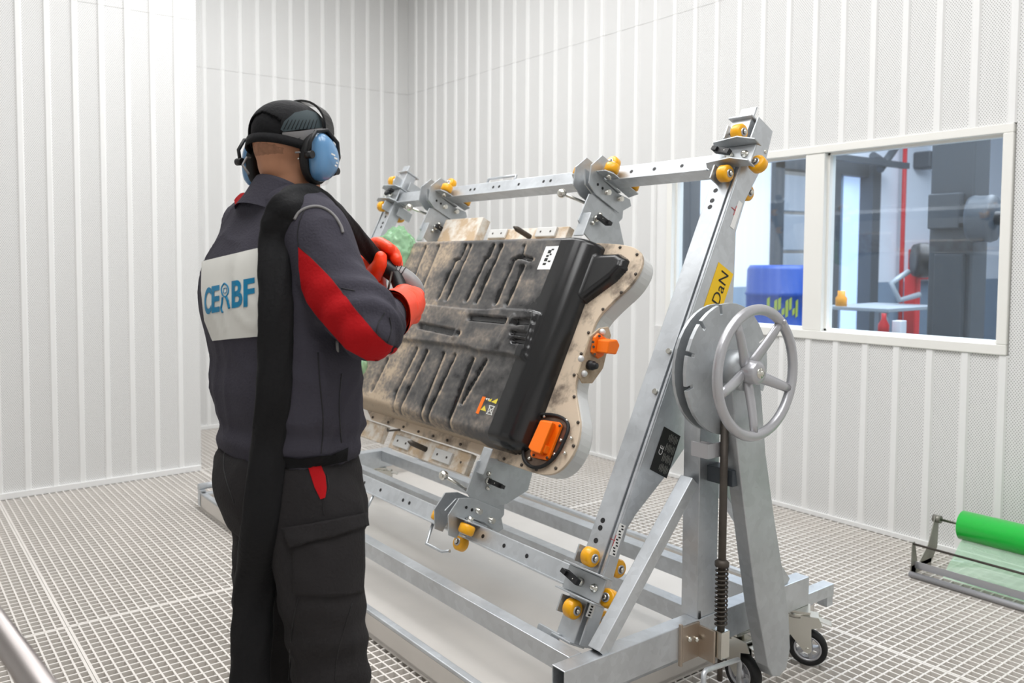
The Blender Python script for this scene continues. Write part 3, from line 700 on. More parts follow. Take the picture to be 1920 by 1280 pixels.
def hgt(a, y):
    u = max(0, 1-(y-BY0)/.105, 1-(BY1-y)/.11); v = max(0, 1-(.44-a)/.035, 1-(a+.435)/.05)
    if y < BY0+.16 and a < 0: v = max(v, min(1.2, 1-(a+.435)/.09)) if False else v
    r = math.hypot(u, v)
    # a larger radius at the lower near corner
    h = HB*(1-min(1, r)**2.4)**.62
    if r < .75:
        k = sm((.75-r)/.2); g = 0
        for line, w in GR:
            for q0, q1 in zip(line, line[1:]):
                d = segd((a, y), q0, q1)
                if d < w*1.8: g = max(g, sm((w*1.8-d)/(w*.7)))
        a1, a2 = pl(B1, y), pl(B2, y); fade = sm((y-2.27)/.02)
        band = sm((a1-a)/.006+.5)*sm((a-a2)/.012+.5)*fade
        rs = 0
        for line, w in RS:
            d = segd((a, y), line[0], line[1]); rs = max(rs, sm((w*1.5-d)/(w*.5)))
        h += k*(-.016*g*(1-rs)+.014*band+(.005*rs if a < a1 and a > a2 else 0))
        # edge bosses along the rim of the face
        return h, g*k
    if h < .045 and a > .1 and y < 2.3:
        ins = inpoly((a, y), PAN); d = pold((a, y), PAN)
        if ins: h = max(h, .034*(1-(1-min(1, d/.028))**2.2)**.6)
    return h, 0
def tub():
    na, ny = 176, 250; a0, a1, y0, y1 = -.436, .441, 2.02, BY1
    vs, fs, dirt_shade = [], [], []
    for i in range(na+1):
        for j in range(ny+1):
            a = a0+(a1-a0)*i/na; y = y0+(y1-y0)*j/ny; h, g = hgt(a, y)
            vs.append(L(a, y, h+.0005 if h > 0 else -.004)); 
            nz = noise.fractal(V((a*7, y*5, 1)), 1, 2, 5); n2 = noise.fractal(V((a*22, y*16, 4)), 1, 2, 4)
            d = .34+.8*sm((y-2.6)/.8)*.5+.30*nz+.13*n2-.32*g  # dust from noise; groove shade painted in as darker colour
            d += .34*hgt(a, min(y+.015, BY1))[1]*(1-g) if h > HB*.7 else 0  # lighter strip along one side of each groove, sets off the painted shade
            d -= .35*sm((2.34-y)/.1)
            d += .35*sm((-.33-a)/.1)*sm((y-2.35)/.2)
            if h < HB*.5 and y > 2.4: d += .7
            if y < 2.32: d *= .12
            dirt_shade.append(max(0, min(1, d)))
    for i in range(na):
        for j in range(ny):
            q = (i*(ny+1)+j, (i+1)*(ny+1)+j, (i+1)*(ny+1)+j+1, i*(ny+1)+j+1)
            if max((vs[k]-AX).dot(EN) for k in q) <= 0: continue
            fs.append(q)
    me = bpy.data.meshes.new('tub_cover'); me.from_pydata([tuple(v) for v in vs], [], fs)
    me.polygons.foreach_set('use_smooth', [True]*len(fs))
    at_ = me.attributes.new('dirt_shade', 'FLOAT', 'POINT'); at_.data.foreach_set('value', dirt_shade)
    me.update()
    if me.polygons[len(fs)//2].normal.dot(EN) < 0: me.flip_normals()
    return me
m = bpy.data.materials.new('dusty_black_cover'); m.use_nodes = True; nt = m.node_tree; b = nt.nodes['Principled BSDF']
at_ = nt.nodes.new('ShaderNodeAttribute'); at_.attribute_name = 'dirt_shade'
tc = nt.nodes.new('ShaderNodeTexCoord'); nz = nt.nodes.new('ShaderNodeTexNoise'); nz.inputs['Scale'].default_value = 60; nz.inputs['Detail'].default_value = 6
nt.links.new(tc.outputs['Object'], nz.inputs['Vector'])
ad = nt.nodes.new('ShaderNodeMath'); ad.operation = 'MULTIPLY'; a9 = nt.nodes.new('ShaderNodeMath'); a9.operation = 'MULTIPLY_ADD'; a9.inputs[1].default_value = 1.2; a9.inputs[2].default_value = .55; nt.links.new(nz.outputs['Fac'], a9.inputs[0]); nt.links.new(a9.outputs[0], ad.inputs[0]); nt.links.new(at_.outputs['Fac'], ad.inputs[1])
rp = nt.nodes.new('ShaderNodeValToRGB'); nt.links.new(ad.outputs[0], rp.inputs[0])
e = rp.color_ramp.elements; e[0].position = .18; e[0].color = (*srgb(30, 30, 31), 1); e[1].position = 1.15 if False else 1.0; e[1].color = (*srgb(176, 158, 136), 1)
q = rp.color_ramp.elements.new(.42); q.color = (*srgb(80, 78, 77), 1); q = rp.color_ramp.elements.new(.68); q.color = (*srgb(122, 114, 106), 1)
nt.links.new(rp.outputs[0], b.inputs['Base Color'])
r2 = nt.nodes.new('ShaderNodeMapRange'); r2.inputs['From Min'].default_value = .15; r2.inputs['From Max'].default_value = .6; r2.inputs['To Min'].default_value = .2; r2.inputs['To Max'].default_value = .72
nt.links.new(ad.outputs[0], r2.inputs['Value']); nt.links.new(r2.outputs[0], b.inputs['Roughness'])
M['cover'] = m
def dirty(name, base, mud, scale, lo, hi, rough=.6, metal=0.):
    m = bpy.data.materials.new(name); m.use_nodes = True; nt = m.node_tree; b = nt.nodes['Principled BSDF']
    tc = nt.nodes.new('ShaderNodeTexCoord'); n = nt.nodes.new('ShaderNodeTexNoise'); n.inputs['Scale'].default_value = scale; n.inputs['Detail'].default_value = 8; n.inputs['Roughness'].default_value = .65
    nt.links.new(tc.outputs['Object'], n.inputs['Vector']); r = nt.nodes.new('ShaderNodeValToRGB'); nt.links.new(n.outputs['Fac'], r.inputs[0])
    r.color_ramp.elements[0].position = lo; r.color_ramp.elements[0].color = (*base, 1); r.color_ramp.elements[1].position = hi; r.color_ramp.elements[1].color = (*mud, 1)
    nt.links.new(r.outputs[0], b.inputs['Base Color']); b.inputs['Roughness'].default_value = rough; b.inputs['Metallic'].default_value = metal
    return m
M['flange'] = dirty('muddy_flange', srgb(120, 108, 96), srgb(206, 188, 166), 9, .32, .5, .6, .1)
M['case'] = mat('pale_casting', srgb(214, 214, 212), .5, .3, var=(8, .05))
M['brk'] = dirty('muddy_bracket', srgb(196, 172, 142), srgb(228, 222, 212), 14, .42, .6, .55)
M['brkd'] = dirty('muddy_edge', srgb(160, 140, 115), srgb(190, 172, 148), 14, .4, .6, .7)
bat = empty('car_battery', L(0, 2.75, 0), 'big black vehicle traction battery with dried mud and orange connectors held in the turning stand', 'battery')
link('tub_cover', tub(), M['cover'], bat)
def smooth_poly(pts, it=2):
    for _ in range(it):
        out = []
        for i in range(len(pts)):
            p, q = pts[i], pts[(i+1) % len(pts)]
            out += [(p[0]*.75+q[0]*.25, p[1]*.75+q[1]*.25), (p[0]*.25+q[0]*.75, p[1]*.25+q[1]*.75)]
        pts = out
    return pts
FL = smooth_poly([(.445, 3.45), (.445, 2.9), (.445, 2.3), (.436, 2.10), (.41, 2.0), (.35, 1.965), (.27, 1.985), (.20, 2.045), (.125, 2.095), (.04, 2.088), (-.05, 2.088), (-.135, 2.085), (-.215, 2.03),
      (-.28, 1.985), (-.37, 1.972), (-.45, 2.01), (-.478, 2.08), (-.475, 2.25), (-.472, 2.5), (-.475, 2.9), (-.472, 3.45)])
MB().prism([L(a, y, -.012) for a, y in FL], EN*.012).build('flange', M['flange'], bat, .002)
MB().prism([L(a*.985, (y-2.7)*.992+2.7, -.085) for a, y in FL], EN*.073).build('lower_case', M['case'], bat, .012, 3)
# flange bolts
n = len(FL); acc = 0; last = V((*FL[0], 0))
for i in range(n):
    p, q = V((*FL[i], 0)), V((*FL[(i+1) % n], 0)); acc += (q-p).length
    if acc > .085 and 1.9 < p.y < 3.4:
        acc = 0; c = V((0, 2.7, 0)); w = (c-p); w = V((w.x, w.y*.5, 0)).normalized()*.014; b0 = p+w
        MB().lathe(L(b0.x, b0.y, 0), EN, [(0, .006), (.004, .006), (.006, .004), (.006, .001)], 8).build('flange_bolt', M['dark'], bat)
# black lined pocket with the orange plug at the lower near corner
def LP(px, py, n): a, y = LN(px, py, n); return L(a, y, n)
rim = [(1003, 778), (988, 810), (979, 845), (984, 868), (1002, 878), (1024, 872), (1045, 852), (1060, 822), (1068, 797), (1055, 782), (1030, 776)]
rim = smooth_poly(rim, 2)
bay = MB().prism([LP(x, y, .001) for x, y in rim], EN*.004).build('connector_bay', mat('bay_steel', srgb(120, 104, 92), .3, .7, var=(25, .3)), bat)
MB().tube([LP(x, y, .012) for x, y in rim], .0065, 8, closed=True).build('bay_rim', M['rubber'], bay)
pg = MB().prism([LP(x, y, .008) for x, y in [(1022, 789), (1052, 793), (1056, 799), (1032, 860), (1027, 864), (1000, 858), (998, 852), (1016, 793)]], EN*.012).build('orange_plug', M['orange'], bat, .002)
f0 = [(1013, 787), (1036, 791), (1012, 850), (996, 845), (990, 838)]
a_ = [LP(x+7, y+4, .02) for x, y in f0]; b_ = [LP(x, y, .062) for x, y in f0]
bb_ = MB(); bb_.ring([a_, b_]); 
for i in range(len(bb_.sm)): bb_.sm[i] = False
bb_.build('plug_housing', M['orange'], pg, .004)
MB().prism([LP(x, y, .02) for x, y in [(1018, 834), (1032, 838), (1027, 852), (1012, 848)]], EN*.022).build('latch', M['orange'], pg, .003)
for x, y in ((1050, 798), (1026, 858), (1001, 853)): MB().lathe(LP(x, y, .02), EN, [(0, .005), (.003, .005), (.003, .001)], 10).build('screw', M['dark'], pg)
for x, y in ((1022, 781), (1064, 790), (994, 860), (1053, 826), (1041, 852), (1072, 822), (1060, 850)): MB().lathe(LP(x, y, .006), EN, [(0, .007), (.006, .007), (.010, .004), (.010, .001)], 10).build('bay_bolt', M['zinc'], bay)
# side connector plate facing the near end
def YP(px, py, y): p = hit(px, py, 1, y); return V((p.x, y, p.z))
sp_ = MB().prism([YP(x, y, 2.05) for x, y in [(1122, 615), (1138, 612), (1143, 628), (1128, 690), (1108, 718), (1090, 718), (1080, 700), (1092, 668), (1104, 630)]], EY*-.008).build('connector_plate', M['brkd'], bat, .002)
o = MB().prism([YP(x, y, 2.04) for x, y in [(1119, 624), (1134, 634), (1128, 666), (1118, 672), (1106, 660), (1111, 632)]], EY*-.012).build('orange_socket', M['orange'], bat, .003)
MB().prism([YP(x, y, 2.028) for x, y in [(1120, 636), (1136, 634), (1141, 645), (1134, 662), (1116, 660)]], EY*-.055).build('socket_body', M['orange'], o, .005)
for x, y in ((1124, 630), (1112, 641), (1113, 650), (1115, 664)): MB().cyl(YP(x, y, 2.028), YP(x, y, 2.024), .005, seg=8).build('screw', M['dark'], o)
MB().lathe(YP(1105, 684, 2.04), -EY, [(0, .018), (.02, .017), (.02, .012), (.034, .012), (.034, .001)], 9).build('black_plug', M['black'], bat)
for x, y in ((1094, 700), (1088, 672), (1128, 622)): MB().lathe(YP(x, y, 2.04), -EY, [(0, .012), (.006, .012), (.012, .008), (.013, .001)], 12).build('plate_bolt', M['case'], bat)
# mounting brackets, their pads and the locating pins
def LB(a0, a1, y0, y1, n0, n1, name, m, par=bat, bev=.003): return MB().box(L((a0+a1)/2, (y0+y1)/2, (n0+n1)/2), EA*((a1-a0)/2), EY*((y1-y0)/2), EN*((n1-n0)/2)).build(name, m, par, bev)
LB(.452, .60, 3.03, 3.33, -.06, -.01, 'mounting_bracket', M['brk'])
u = LB(.452, .535, 2.44, 2.95, -.055, -.022, 'mounting_bracket', M['brk'])
for y in (2.50, 2.82): 
    p_ = LB(.485, .53, y, y+.12, -.022, -.010, 'pad', M['case'], u)
for y in (2.53, 2.59, 2.85, 2.91): MB().cyl(L(.508, y, -.0098), L(.508, y, -.009), .005, seg=8).build('pad_hole', M['dark'], u)
d_ = LB(-.565, -.478, 2.50, 3.06, -.05, -.02, 'mounting_bracket', M['brk'])
for y in (2.60, 2.90): LB(-.55, -.50, y, y+.12, -.02, -.008, 'pad', M['case'], d_)
for y in (2.625, 2.69, 2.925, 2.99, 2.53): MB().cyl(L(-.525, y, -.0078), L(-.525, y, -.007), .0055, seg=8).build('pad_hole', M['dark'], d_)
LB(-.56, -.478, 3.14, 3.42, -.05, -.02, 'mounting_bracket', M['brk'])
for a, y, s_ in ((.49, 2.66, u), (-.52, 2.79, d_)):
    MB().lathe(L(a, y, -.03), EN+EY*.1, [(0, .012), (.085, .012), (.105, .003), (.105, .001)], 10).build('locating_pin', M['dark'], bat)
MB().tube([L(-.49, 3.1, -.01), L(-.50, 3.05, .02), L(-.478, 2.98, .01)], .005, 6).build('wire_loop', M['dark'], bat)
# labels on the cover
def decal(poly, m, name, par, n=HB+.0008):
    return MB().prism([LP(x, y, n) for x, y in poly], EN*.0005).build(name, m, par)
lab = decal([(1024, 462), (1048, 461), (1031, 505), (1007, 505)], M['paper'], 'white_label', bat)
tb = MB()
for i, (x, y, w, h) in enumerate([(1031, 472, 5, 3), (1027, 480, 4, 2), (1024, 487, 5, 3), (1021, 495, 5, 2), (1037, 468, 4, 1.5), (1033, 477, 3, 1.5), (1030, 490, 4, 1.5)]):
    a, y_ = LN(x, y, HB); tb.box(L(a, y_, HB+.0016), EA*.004*h*.6, EY*.003*w*.6, EN*.0002)
tb.build('barcode_marks', M['ink'], lab)
wl_ = decal([(905, 743), (911, 744), (897, 776), (892, 774)], M['orange'], 'warning_label', bat, HB+.0012)
M['symw'] = mat('symbol_white', srgb(225, 225, 220), .5); M['symy'] = mat('symbol_yellow', srgb(225, 205, 70), .5)
for tri in ([(901, 768), (911, 771), (909, 760)], [(921, 753), (930, 757), (934, 747)], [(914, 751), (920, 753), (923, 747)]): decal(tri, M['symy'], 'warning_triangle', wl_)
a, y_ = LN(920, 769, HB); c_ = L(a, y_, HB+.0012)
sy = MB()
for dd in ((1, 1), (1, -1)): sy.box(c_, (EA*dd[0]+EY*dd[1]).normalized()*.024, (EA*-dd[1]+EY*dd[0]).normalized()*.0015, EN*.0003)
sy.box(c_+EA*.017, EY*.013, EA*.0016, EN*.0003).box(c_-EA*.016, EY*.010, EA*.0014, EN*.0003).box(c_+EY*.012, EA*.016, EY*.0014, EN*.0003).box(c_-EY*.012, EA*.016, EY*.0014, EN*.0003)
sy.build('crossed_bin_symbol', M['symw'], wl_)
a, y_ = LN(913, 748, HB); sy = MB()
for i in range(3): sy.lathe(L(a, y_+.012*(1-i), HB+.001), EN, [(0, .0045), (.0004, .0045), (.0004, .001)], 8)
sy.build('handling_symbols', M['symw'], wl_)
keep(bat)
# green film wrapped over the far terminals
def film(name, c, r, label, seed, tilt=0):
    m_ = bmesh.new(); bmesh.ops.create_icosphere(m_, subdivisions=5, radius=1)
    for v in m_.verts:
        n = v.co.copy(); k = 1+.22*noise.fractal(n*1.6+V((seed, 0, 0)), 1, 2, 3)+.10*noise.noise(n*6+V((seed, 3, 0)))+.05*abs(noise.noise(n*14))
        v.co = V((n.x*r[0], n.y*r[1], n.z*r[2]))*k
    me = bpy.data.meshes.new(name); m_.to_mesh(me); m_.free()
    me.polygons.foreach_set('use_smooth', [True]*len(me.polygons)); me.materials.append(M['film'])
    o = bpy.data.objects.new(name, me); COL.objects.link(o); o.location = c; o.rotation_euler = (0, tilt, 0); tag(o, label, 'film wrap'); return o
def filmmat(name, col, mixv, rough=.18):
    m = bpy.data.materials.new(name); m.use_nodes = True; nt = m.node_tree; b = nt.nodes['Principled BSDF']
    b.inputs['Base Color'].default_value = (*col, 1); b.inputs['Roughness'].default_value = rough; b.inputs['Coat Weight'].default_value = .5
    t = nt.nodes.new('ShaderNodeBsdfTransparent'); mx = nt.nodes.new('ShaderNodeMixShader'); mx.inputs[0].default_value = mixv
    nt.links.new(t.outputs[0], mx.inputs[1]); nt.links.new(b.outputs[0], mx.inputs[2]); nt.links.new(mx.outputs[0], nt.nodes['Material Output'].inputs[0])
    t.inputs[0].default_value = (.82, .97, .85, 1)
    return m
M['film'] = filmmat('green_film', srgb(168, 215, 168), .42)
film('film_wrap', LP(744, 466, .10), (.085, .12, .105), 'crumpled pale green film bag on the upper corner of the battery', 3)
film('film_wrap', LP(664, 690, .10), (.06, .09, .12), 'pale green film bag beside the worker below his elbow', 8)

# ---------------------------------------------------------------- film dispenser at the right wall
fd = empty('film_dispenser', (3.95, 1.2, 0), 'low steel floor frame that carries the bright green film roll', 'dispenser')
DY0, DY1 = .25, 1.72
M['oldsteel'] = mat('worn_steel', srgb(150, 148, 140), .4, .6, var=(12, .2))
for y in (DY0, DY1):
    s_ = 1 if y == DY1 else -1
    MB().prism([(3.83, y, .01), (3.87, y, .01), (3.885, y, .07), (3.86, y, .155), (3.84, y, .155)], EY*-.004).build('end_plate', M['oldsteel'], fd, .001)
    MB().prism([(3.88, y, .03), (4.02, y, .03), (4.075, y, .09), (4.085, y, .23), (4.05, y, .24), (3.99, y, .12)], EY*-.004).build('end_plate', M['oldsteel'], fd, .001)
    MB().bb(3.83, 4.02, y-.004, y, .01, .05).build('end_bar', M['oldsteel'], fd)
    MB().cyl((4.065, y-.02, .222), (4.065, y+.012, .222), .018).build('bearing', M['oldsteel'], fd)
MB().cyl((3.828, DY0, .015), (3.828, DY1, .015), .0135).build('front_tube', M['cast'], fd)
MB().bb(3.865, 3.869, DY0, DY1, .035, .066).build('flat_bar', M['cast'], fd)
MB().cyl((3.846, DY0, .148), (3.846, DY1, .148), .005).build('guide_rod', M['dark'], fd)
keep(fd)
rl = empty('film_roll', (4.065, 1, .222), 'bright green roll of plastic film resting in the floor frame', 'film roll')
M['green'] = mat('green_roll', srgb(10, 190, 60), .3, coat=.4)
MB().lathe((4.065, 1.615, .222), (0, -1, 0), [(0, .02), (0, .062), (.002, .065), (1.3, .065), (1.302, .062), (1.302, .02)], 40).build('wound_film', M['green'], rl)
MB().cyl((4.065, .26, .222), (4.065, 1.70, .222), .006).build('core_rod', M['zinc'], rl)
M['sheet'] = filmmat('loose_green_film', srgb(175, 215, 185), .5)
vs, fs = [], []
for i in range(41):
    for j in range(13):
        y = 1.60-i*.0325; t = j/12; p = V((4.035-.175*t**.8, y, .165-.135*t)); p.z += .02*noise.noise(V((y*6, t*3, 0)))*math.sin(t*3.14); p.x += .02*noise.noise(V((y*5, t*2, 5)))*math.sin(t*3.14); vs.append(p)
for i in range(40):
    for j in range(12): fs.append((i*13+j, i*13+j+1, (i+1)*13+j+1, (i+1)*13+j))
sh = MB(); sh.add(vs, fs, True); sh.build('loose_film', M['sheet'], rl)
keep(rl)
# handrail in the near left corner
p0 = hit(-70, 1085, 2, .93); p1 = hit(115, 1345, 2, .93)
rp_ = empty('handrail', (p1.x, p1.y, 0), 'blurred stainless steel tube rail at the bottom left corner', 'handrail')
M['stainless'] = mat('stainless', srgb(170, 164, 162), .42, 1)
d = (p1-p0).normalized()
MB().cyl(p0-d*.5, p1+d*.12, .0175, seg=32).build('top_tube', M['stainless'], rp_)
for q in (p0-d*.45, p1+d*.1): MB().cyl((q.x, q.y, 0), (q.x, q.y, .92), .0175, seg=24).cyl((q.x, q.y, 0), (q.x, q.y, .006), .05, seg=24).build('rail_post', M['stainless'], rp_)
keep(rp_)

# ---------------------------------------------------------------- the worker
M['cloth'] = mat('charcoal_cloth', srgb(66, 64, 73), .85, bump=(180, .25, 4), var=(5, .08), spec=.2)
M['trouser'] = mat('trouser_cloth', srgb(46, 44, 45), .88, bump=(160, .25, 4), var=(5, .1), spec=.2)
M['hose'] = mat('black_sleeve', srgb(22, 22, 24), .75, bump=(120, .2, 3), spec=.3)
M['redcloth'] = mat('red_cloth', srgb(178, 20, 26), .8, bump=(160, .2, 3), spec=.2)
M['glove'] = mat('orange_rubber_glove', srgb(255, 72, 30), .42, var=(14, .05), bump=(30, .08))
M['skin'] = mat('skin', srgb(196, 140, 108), .55, var=(25, .05))
M['stubble'] = mat('cropped_hair', srgb(168, 122, 96), .8, var=(90, .15))
M['cap'] = mat('cap_black', srgb(24, 24, 26), .8, bump=(150, .2, 3), spec=.25)
M['capmesh'] = mat('cap_mesh', srgb(52, 64, 68), .75)
M['greyband'] = mat('grey_band', srgb(132, 130, 130), .6)
M['muff'] = mat('blue_earcup', srgb(98, 146, 190), .28, coat=.5)
M['patchw'] = mat('white_patch', srgb(226, 225, 219), .55, var=(8, .03))
M['logo'] = mat('logo_blue', srgb(0, 124, 168), .5)
FX = V((.995, .10, 0)).normalized(); SY = V((-.10, .995, 0)).normalized(); ZZ = V((0, 0, 1))
DP = 1.83
def cr(pts, n):
    """Catmull-Rom through tuples"""
    out = []; m_ = len(pts)
    for i in range(m_-1):
        p0, p1, p2, p3 = pts[max(i-1, 0)], pts[i], pts[i+1], pts[min(i+2, m_-1)]
        for k in range(n):
            t = k/n; out.append(tuple(.5*((2*b)+(-a+c)*t+(2*a-5*b+4*c-d)*t*t+(-a+3*b-3*c+d)*t**3) for a, b, c, d in zip(p0, p1, p2, p3)))
    out.append(tuple(pts[-1])); return out
def limb(b, pts, n=6, seg=22, ref=None, flat=1.0):
    """pts: (Vector, radius) joined into a tapering tube with rounded ends"""
    q = cr([(*p, r) for p, r in pts], n)
    P3 = [V(x[:3]) for x in q]; rr = [x[3] for x in q]
    d0 = (P3[1]-P3[0]).normalized(); d1 = (P3[-1]-P3[-2]).normalized(); pre, post_ = [], []
    for k in (4, 3, 2, 1):
        a = k/4.2*math.pi/2; pre.append((P3[0]-d0*rr[0]*math.sin(a), rr[0]*math.cos(a)))
    for k in (1, 2, 3, 4):
        a = k/4.2*math.pi/2; post_.append((P3[-1]+d1*rr[-1]*math.sin(a), rr[-1]*math.cos(a)))
    allp = pre+list(zip(P3, rr))+post_
    rings = []; u = None
    for i, (p, r) in enumerate(allp):
        a = allp[max(i-1, 0)][0]; c = allp[min(i+1, len(allp)-1)][0]; d = (c-a).normalized()
        if u is None:
            u, w = orth(d)
            if ref is not None: u = (V(ref)-d*V(ref).dot(d)).normalized(); w = d.cross(u)
        else: u = (u-d*u.dot(d)).normalized(); w = d.cross(u)
        rings.append([p+(u*math.cos(2*math.pi*k/seg)*flat+w*math.sin(2*math.pi*k/seg))*r for k in range(seg)])
    return b.ring(rings)
def ell(b, c, ax, r):
    """ellipsoid with axes ax"""
    seg, rg = 24, 14; rings = []
    for i in range(rg+1):
        t = math.pi*min(max(i, .05), rg-.05)/rg
        rings.append([V(c)+ax[0]*r[0]*math.sin(t)*math.cos(2*math.pi*k/seg)+ax[1]*r[1]*math.sin(t)*math.sin(2*math.pi*k/seg)-ax[2]*r[2]*math.cos(t) for k in range(seg)])
    return b.ring(rings)
def slices(b, rows, dep=DP, n=4, ex=2.3, seg=40):
    """horizontal body slices from the photo: (py, left px, right px, half width)"""
    q = cr(rows, n); rings = []
    for py, xl, xr2, hb in q:
        c = at((xl+xr2)/2, py, dep); h = (xr2-xl)/2*dep/FPX; ha = math.sqrt(max(h*h-(hb*.514)**2, .0009))/.858
        ring = []
        for k in range(seg):
            t = 2*math.pi*k/seg; ct, st = math.cos(t), math.sin(t)
            e = 2/ex; ring.append(c+FX*ha*math.copysign(abs(ct)**e, ct)+SY*hb*math.copysign(abs(st)**e, st))
        rings.append(ring)
    return b.ring(rings)
def fused(b, name, m, parent, voxel=.009, smooth=8, disp=None, decimate=None):
    me = b.mesh(name); o = bpy.data.objects.new(name, me); COL.objects.link(o)
    rm = o.modifiers.new('r', 'REMESH'); rm.mode = 'VOXEL'; rm.voxel_size = voxel
    s = o.modifiers.new('s', 'SMOOTH'); s.factor = .5; s.iterations = smooth
    bpy.context.view_layer.update(); dg = bpy.context.evaluated_depsgraph_get()
    m2 = bpy.data.meshes.new_from_object(o.evaluated_get(dg)); bpy.data.objects.remove(o); bpy.data.meshes.remove(me)
    if disp:
        nn = [v.normal.copy() for v in m2.vertices]
        for v, q in zip(m2.vertices, nn): v.co = v.co+q*disp(v.co, q)
    m2.name = name; m2.polygons.foreach_set('use_smooth', [True]*len(m2.polygons)); m2.materials.clear(); m2.materials.append(m); m2.update()
    o = bpy.data.objects.new(name, m2); COL.objects.link(o); o.parent = parent; return o
def bvh(*obs):
    vs, fs = [], []
    for o in obs:
        b_ = len(vs); vs += [v.co.copy() for v in o.data.vertices]; fs += [[i+b_ for i in p.vertices] for p in o.data.polygons]
    return BVHTree.FromPolygons(vs, fs)
def cast(tree, x, y, off=.003, cx=None):
    """where the sight line of a pixel meets the surface; just outside the outline it slides inward"""
    for k in range(40):
        d = ray(x, y).normalized(); h, n, i, t = tree.ray_cast(CAM, d)
        if h is not None: return h+n*off
        if cx is None: break
        x += (1.5 if cx > x else -1.5)
    return None
def surf_patch(tree, poly, name, m, parent, off=.003, step=5., cx=None, thick=.0):
    """cloth patch of a given outline laid on the surface"""
    n = len(poly); bd = []
    for i in range(n):
        a, c = poly[i], poly[(i+1) % n]; k = max(1, int(math.hypot(c[0]-a[0], c[1]-a[1])/step))
        bd += [(a[0]+(c[0]-a[0])*j/k, a[1]+(c[1]-a[1])*j/k) for j in range(k)]
    x0, x1 = min(p[0] for p in poly), max(p[0] for p in poly); y0, y1 = min(p[1] for p in poly), max(p[1] for p in poly)
    inner = []
    y = y0+step
    while y < y1:
        x = x0+step
        while x < x1:
            if inpoly((x, y), poly) and pold((x, y), poly) > step*.45: inner.append((x, y))
            x += step
        y += step
    nb = len(bd); vs, _, fs, *_r = delaunay_2d_cdt([V(p) for p in bd+inner], [(i, (i+1) % nb) for i in range(nb)], [], 1, 1e-5)
    co = [cast(tree, v.x, v.y, off, cx) for v in vs]
    good = [f for f in fs if all(co[i] is not None for i in f) and max((co[f[i]]-co[f[i-1]]).length for i in range(len(f))) < .045]
    me = bpy.data.meshes.new(name); me.from_pydata([tuple(c) if c else (0, 0, 0) for c in co], [], [tuple(f) for f in good])
    bm_ = bmesh.new(); bm_.from_mesh(me); bmesh.ops.delete(bm_, geom=[v for v in bm_.verts if not v.link_faces], context='VERTS')
    bmesh.ops.recalc_face_normals(bm_, faces=bm_.faces)
    if sum((f.normal.dot((CAM-f.calc_center_median())) > 0) for f in bm_.faces) < len(bm_.faces)/2:
        bmesh.ops.reverse_faces(bm_, faces=bm_.faces)
    bm_.to_mesh(me); bm_.free()
    me.polygons.foreach_set('use_smooth', [True]*len(me.polygons)); me.materials.append(m)
    o = bpy.data.objects.new(name, me); COL.objects.link(o); o.parent = parent
    if thick:
        md = o.modifiers.new('t', 'SOLIDIFY'); md.thickness = thick; md.offset = 1
    return o
def surf_line(tree, pts, r, name, m, parent, off=.001, n=5):
    q = cr([tuple(map(float, p)) for p in pts], n); co = [cast(tree, x, y, off) for x, y in q]; co = [c for c in co if c is not None]
    return MB().tube(co, r, 6).build(name, m, parent)

man = empty('person', (at(545, 900, DP).x, at(545, 900, DP).y, 0), 'worker in charcoal overalls with red sleeve panels, black cap and orange gloves, blasting the battery', 'person')
# joints
shR, elR, wrR = at(586, 440, 1.70), at(692, 610, 1.60), at(727, 590, 1.80)
shL, elL, wrL = at(472, 432, 1.97), at(575, 640, 2.07), at(692, 552, 2.10)
# head frame
hy = R(70); hp = R(14)
HX0 = V((math.sin(hy), math.cos(hy), 0)); HX = HX0*math.cos(hp)-ZZ*math.sin(hp); HZ = HX0*math.sin(hp)+ZZ*math.cos(hp); HY = HZ.cross(HX)
HO = at(538, 297, 1.83)
def HP(x, y, z): return HO+HX*x+HY*y+HZ*z
HA = (HX, HY, HZ)
footR = at(600, 1040, 1.72); footL = at(508, 1040, 1.93)
aR = V((footR.x+.02, footR.y-.01, .09)); aL = V((footL.x-.03, footL.y+.0, .09))
def hand_parts(b, k=1.0):
    """both hands as palms, four fingers and a thumb each; k scales the thickness"""
    # left hand: palm upright, fingers wrapped over the hose, thumb up
    limb(b, [(wrL, .030*k), (at(696, 525, 2.09), .034*k), (at(696, 497, 2.10), .036*k), (at(696, 482, 2.11), .030*k)], flat=.75)
    for ch in ([(690, 480, 2.12), (697, 462, 2.11), (712, 457, 2.08), (731, 466, 2.05)], [(698, 478, 2.13), (715, 466, 2.11), (735, 472, 2.08), (744, 487, 2.05)],
               [(702, 488, 2.14), (722, 482, 2.12), (741, 490, 2.09), (744, 504, 2.06)], [(703, 498, 2.13), (722, 494, 2.11), (733, 502, 2.08), (734, 511, 2.06)]):
        limb(b, [(at(*c), r*k) for c, r in zip(ch, (.016, .0155, .015, .0125))], seg=14)
    limb(b, [(at(694, 530, 2.08), .020*k), (at(703, 510, 2.05), .018*k), (at(712, 495, 2.03), .0155*k), (at(714, 482, 2.03), .0135*k)], seg=14)
    # right hand: fist round the grip, seen from the wrist
    limb(b, [(wrR, .034*k), (at(752, 577, 1.87), .038*k), (at(762, 569, 1.93), .040*k), (at(767, 565, 1.96), .034*k)], flat=1.0)
    for i, y in enumerate((552, 566, 580, 592)):
        ch = [(770-i*1.5, y, 1.95), (781-i*2, y+1, 1.99), (778-i*2, y+2, 2.035), (764-i, y+2, 2.05)]
        limb(b, [(at(*c), r*k) for c, r in zip(ch, (.0165, .0165, .0155, .013))], seg=14)
    limb(b, [(at(748, 560, 1.91), .020*k), (at(752, 549, 1.95), .017*k), (at(762, 546, 1.99), .015*k), (at(770, 548, 2.02), .0125*k)], seg=14)
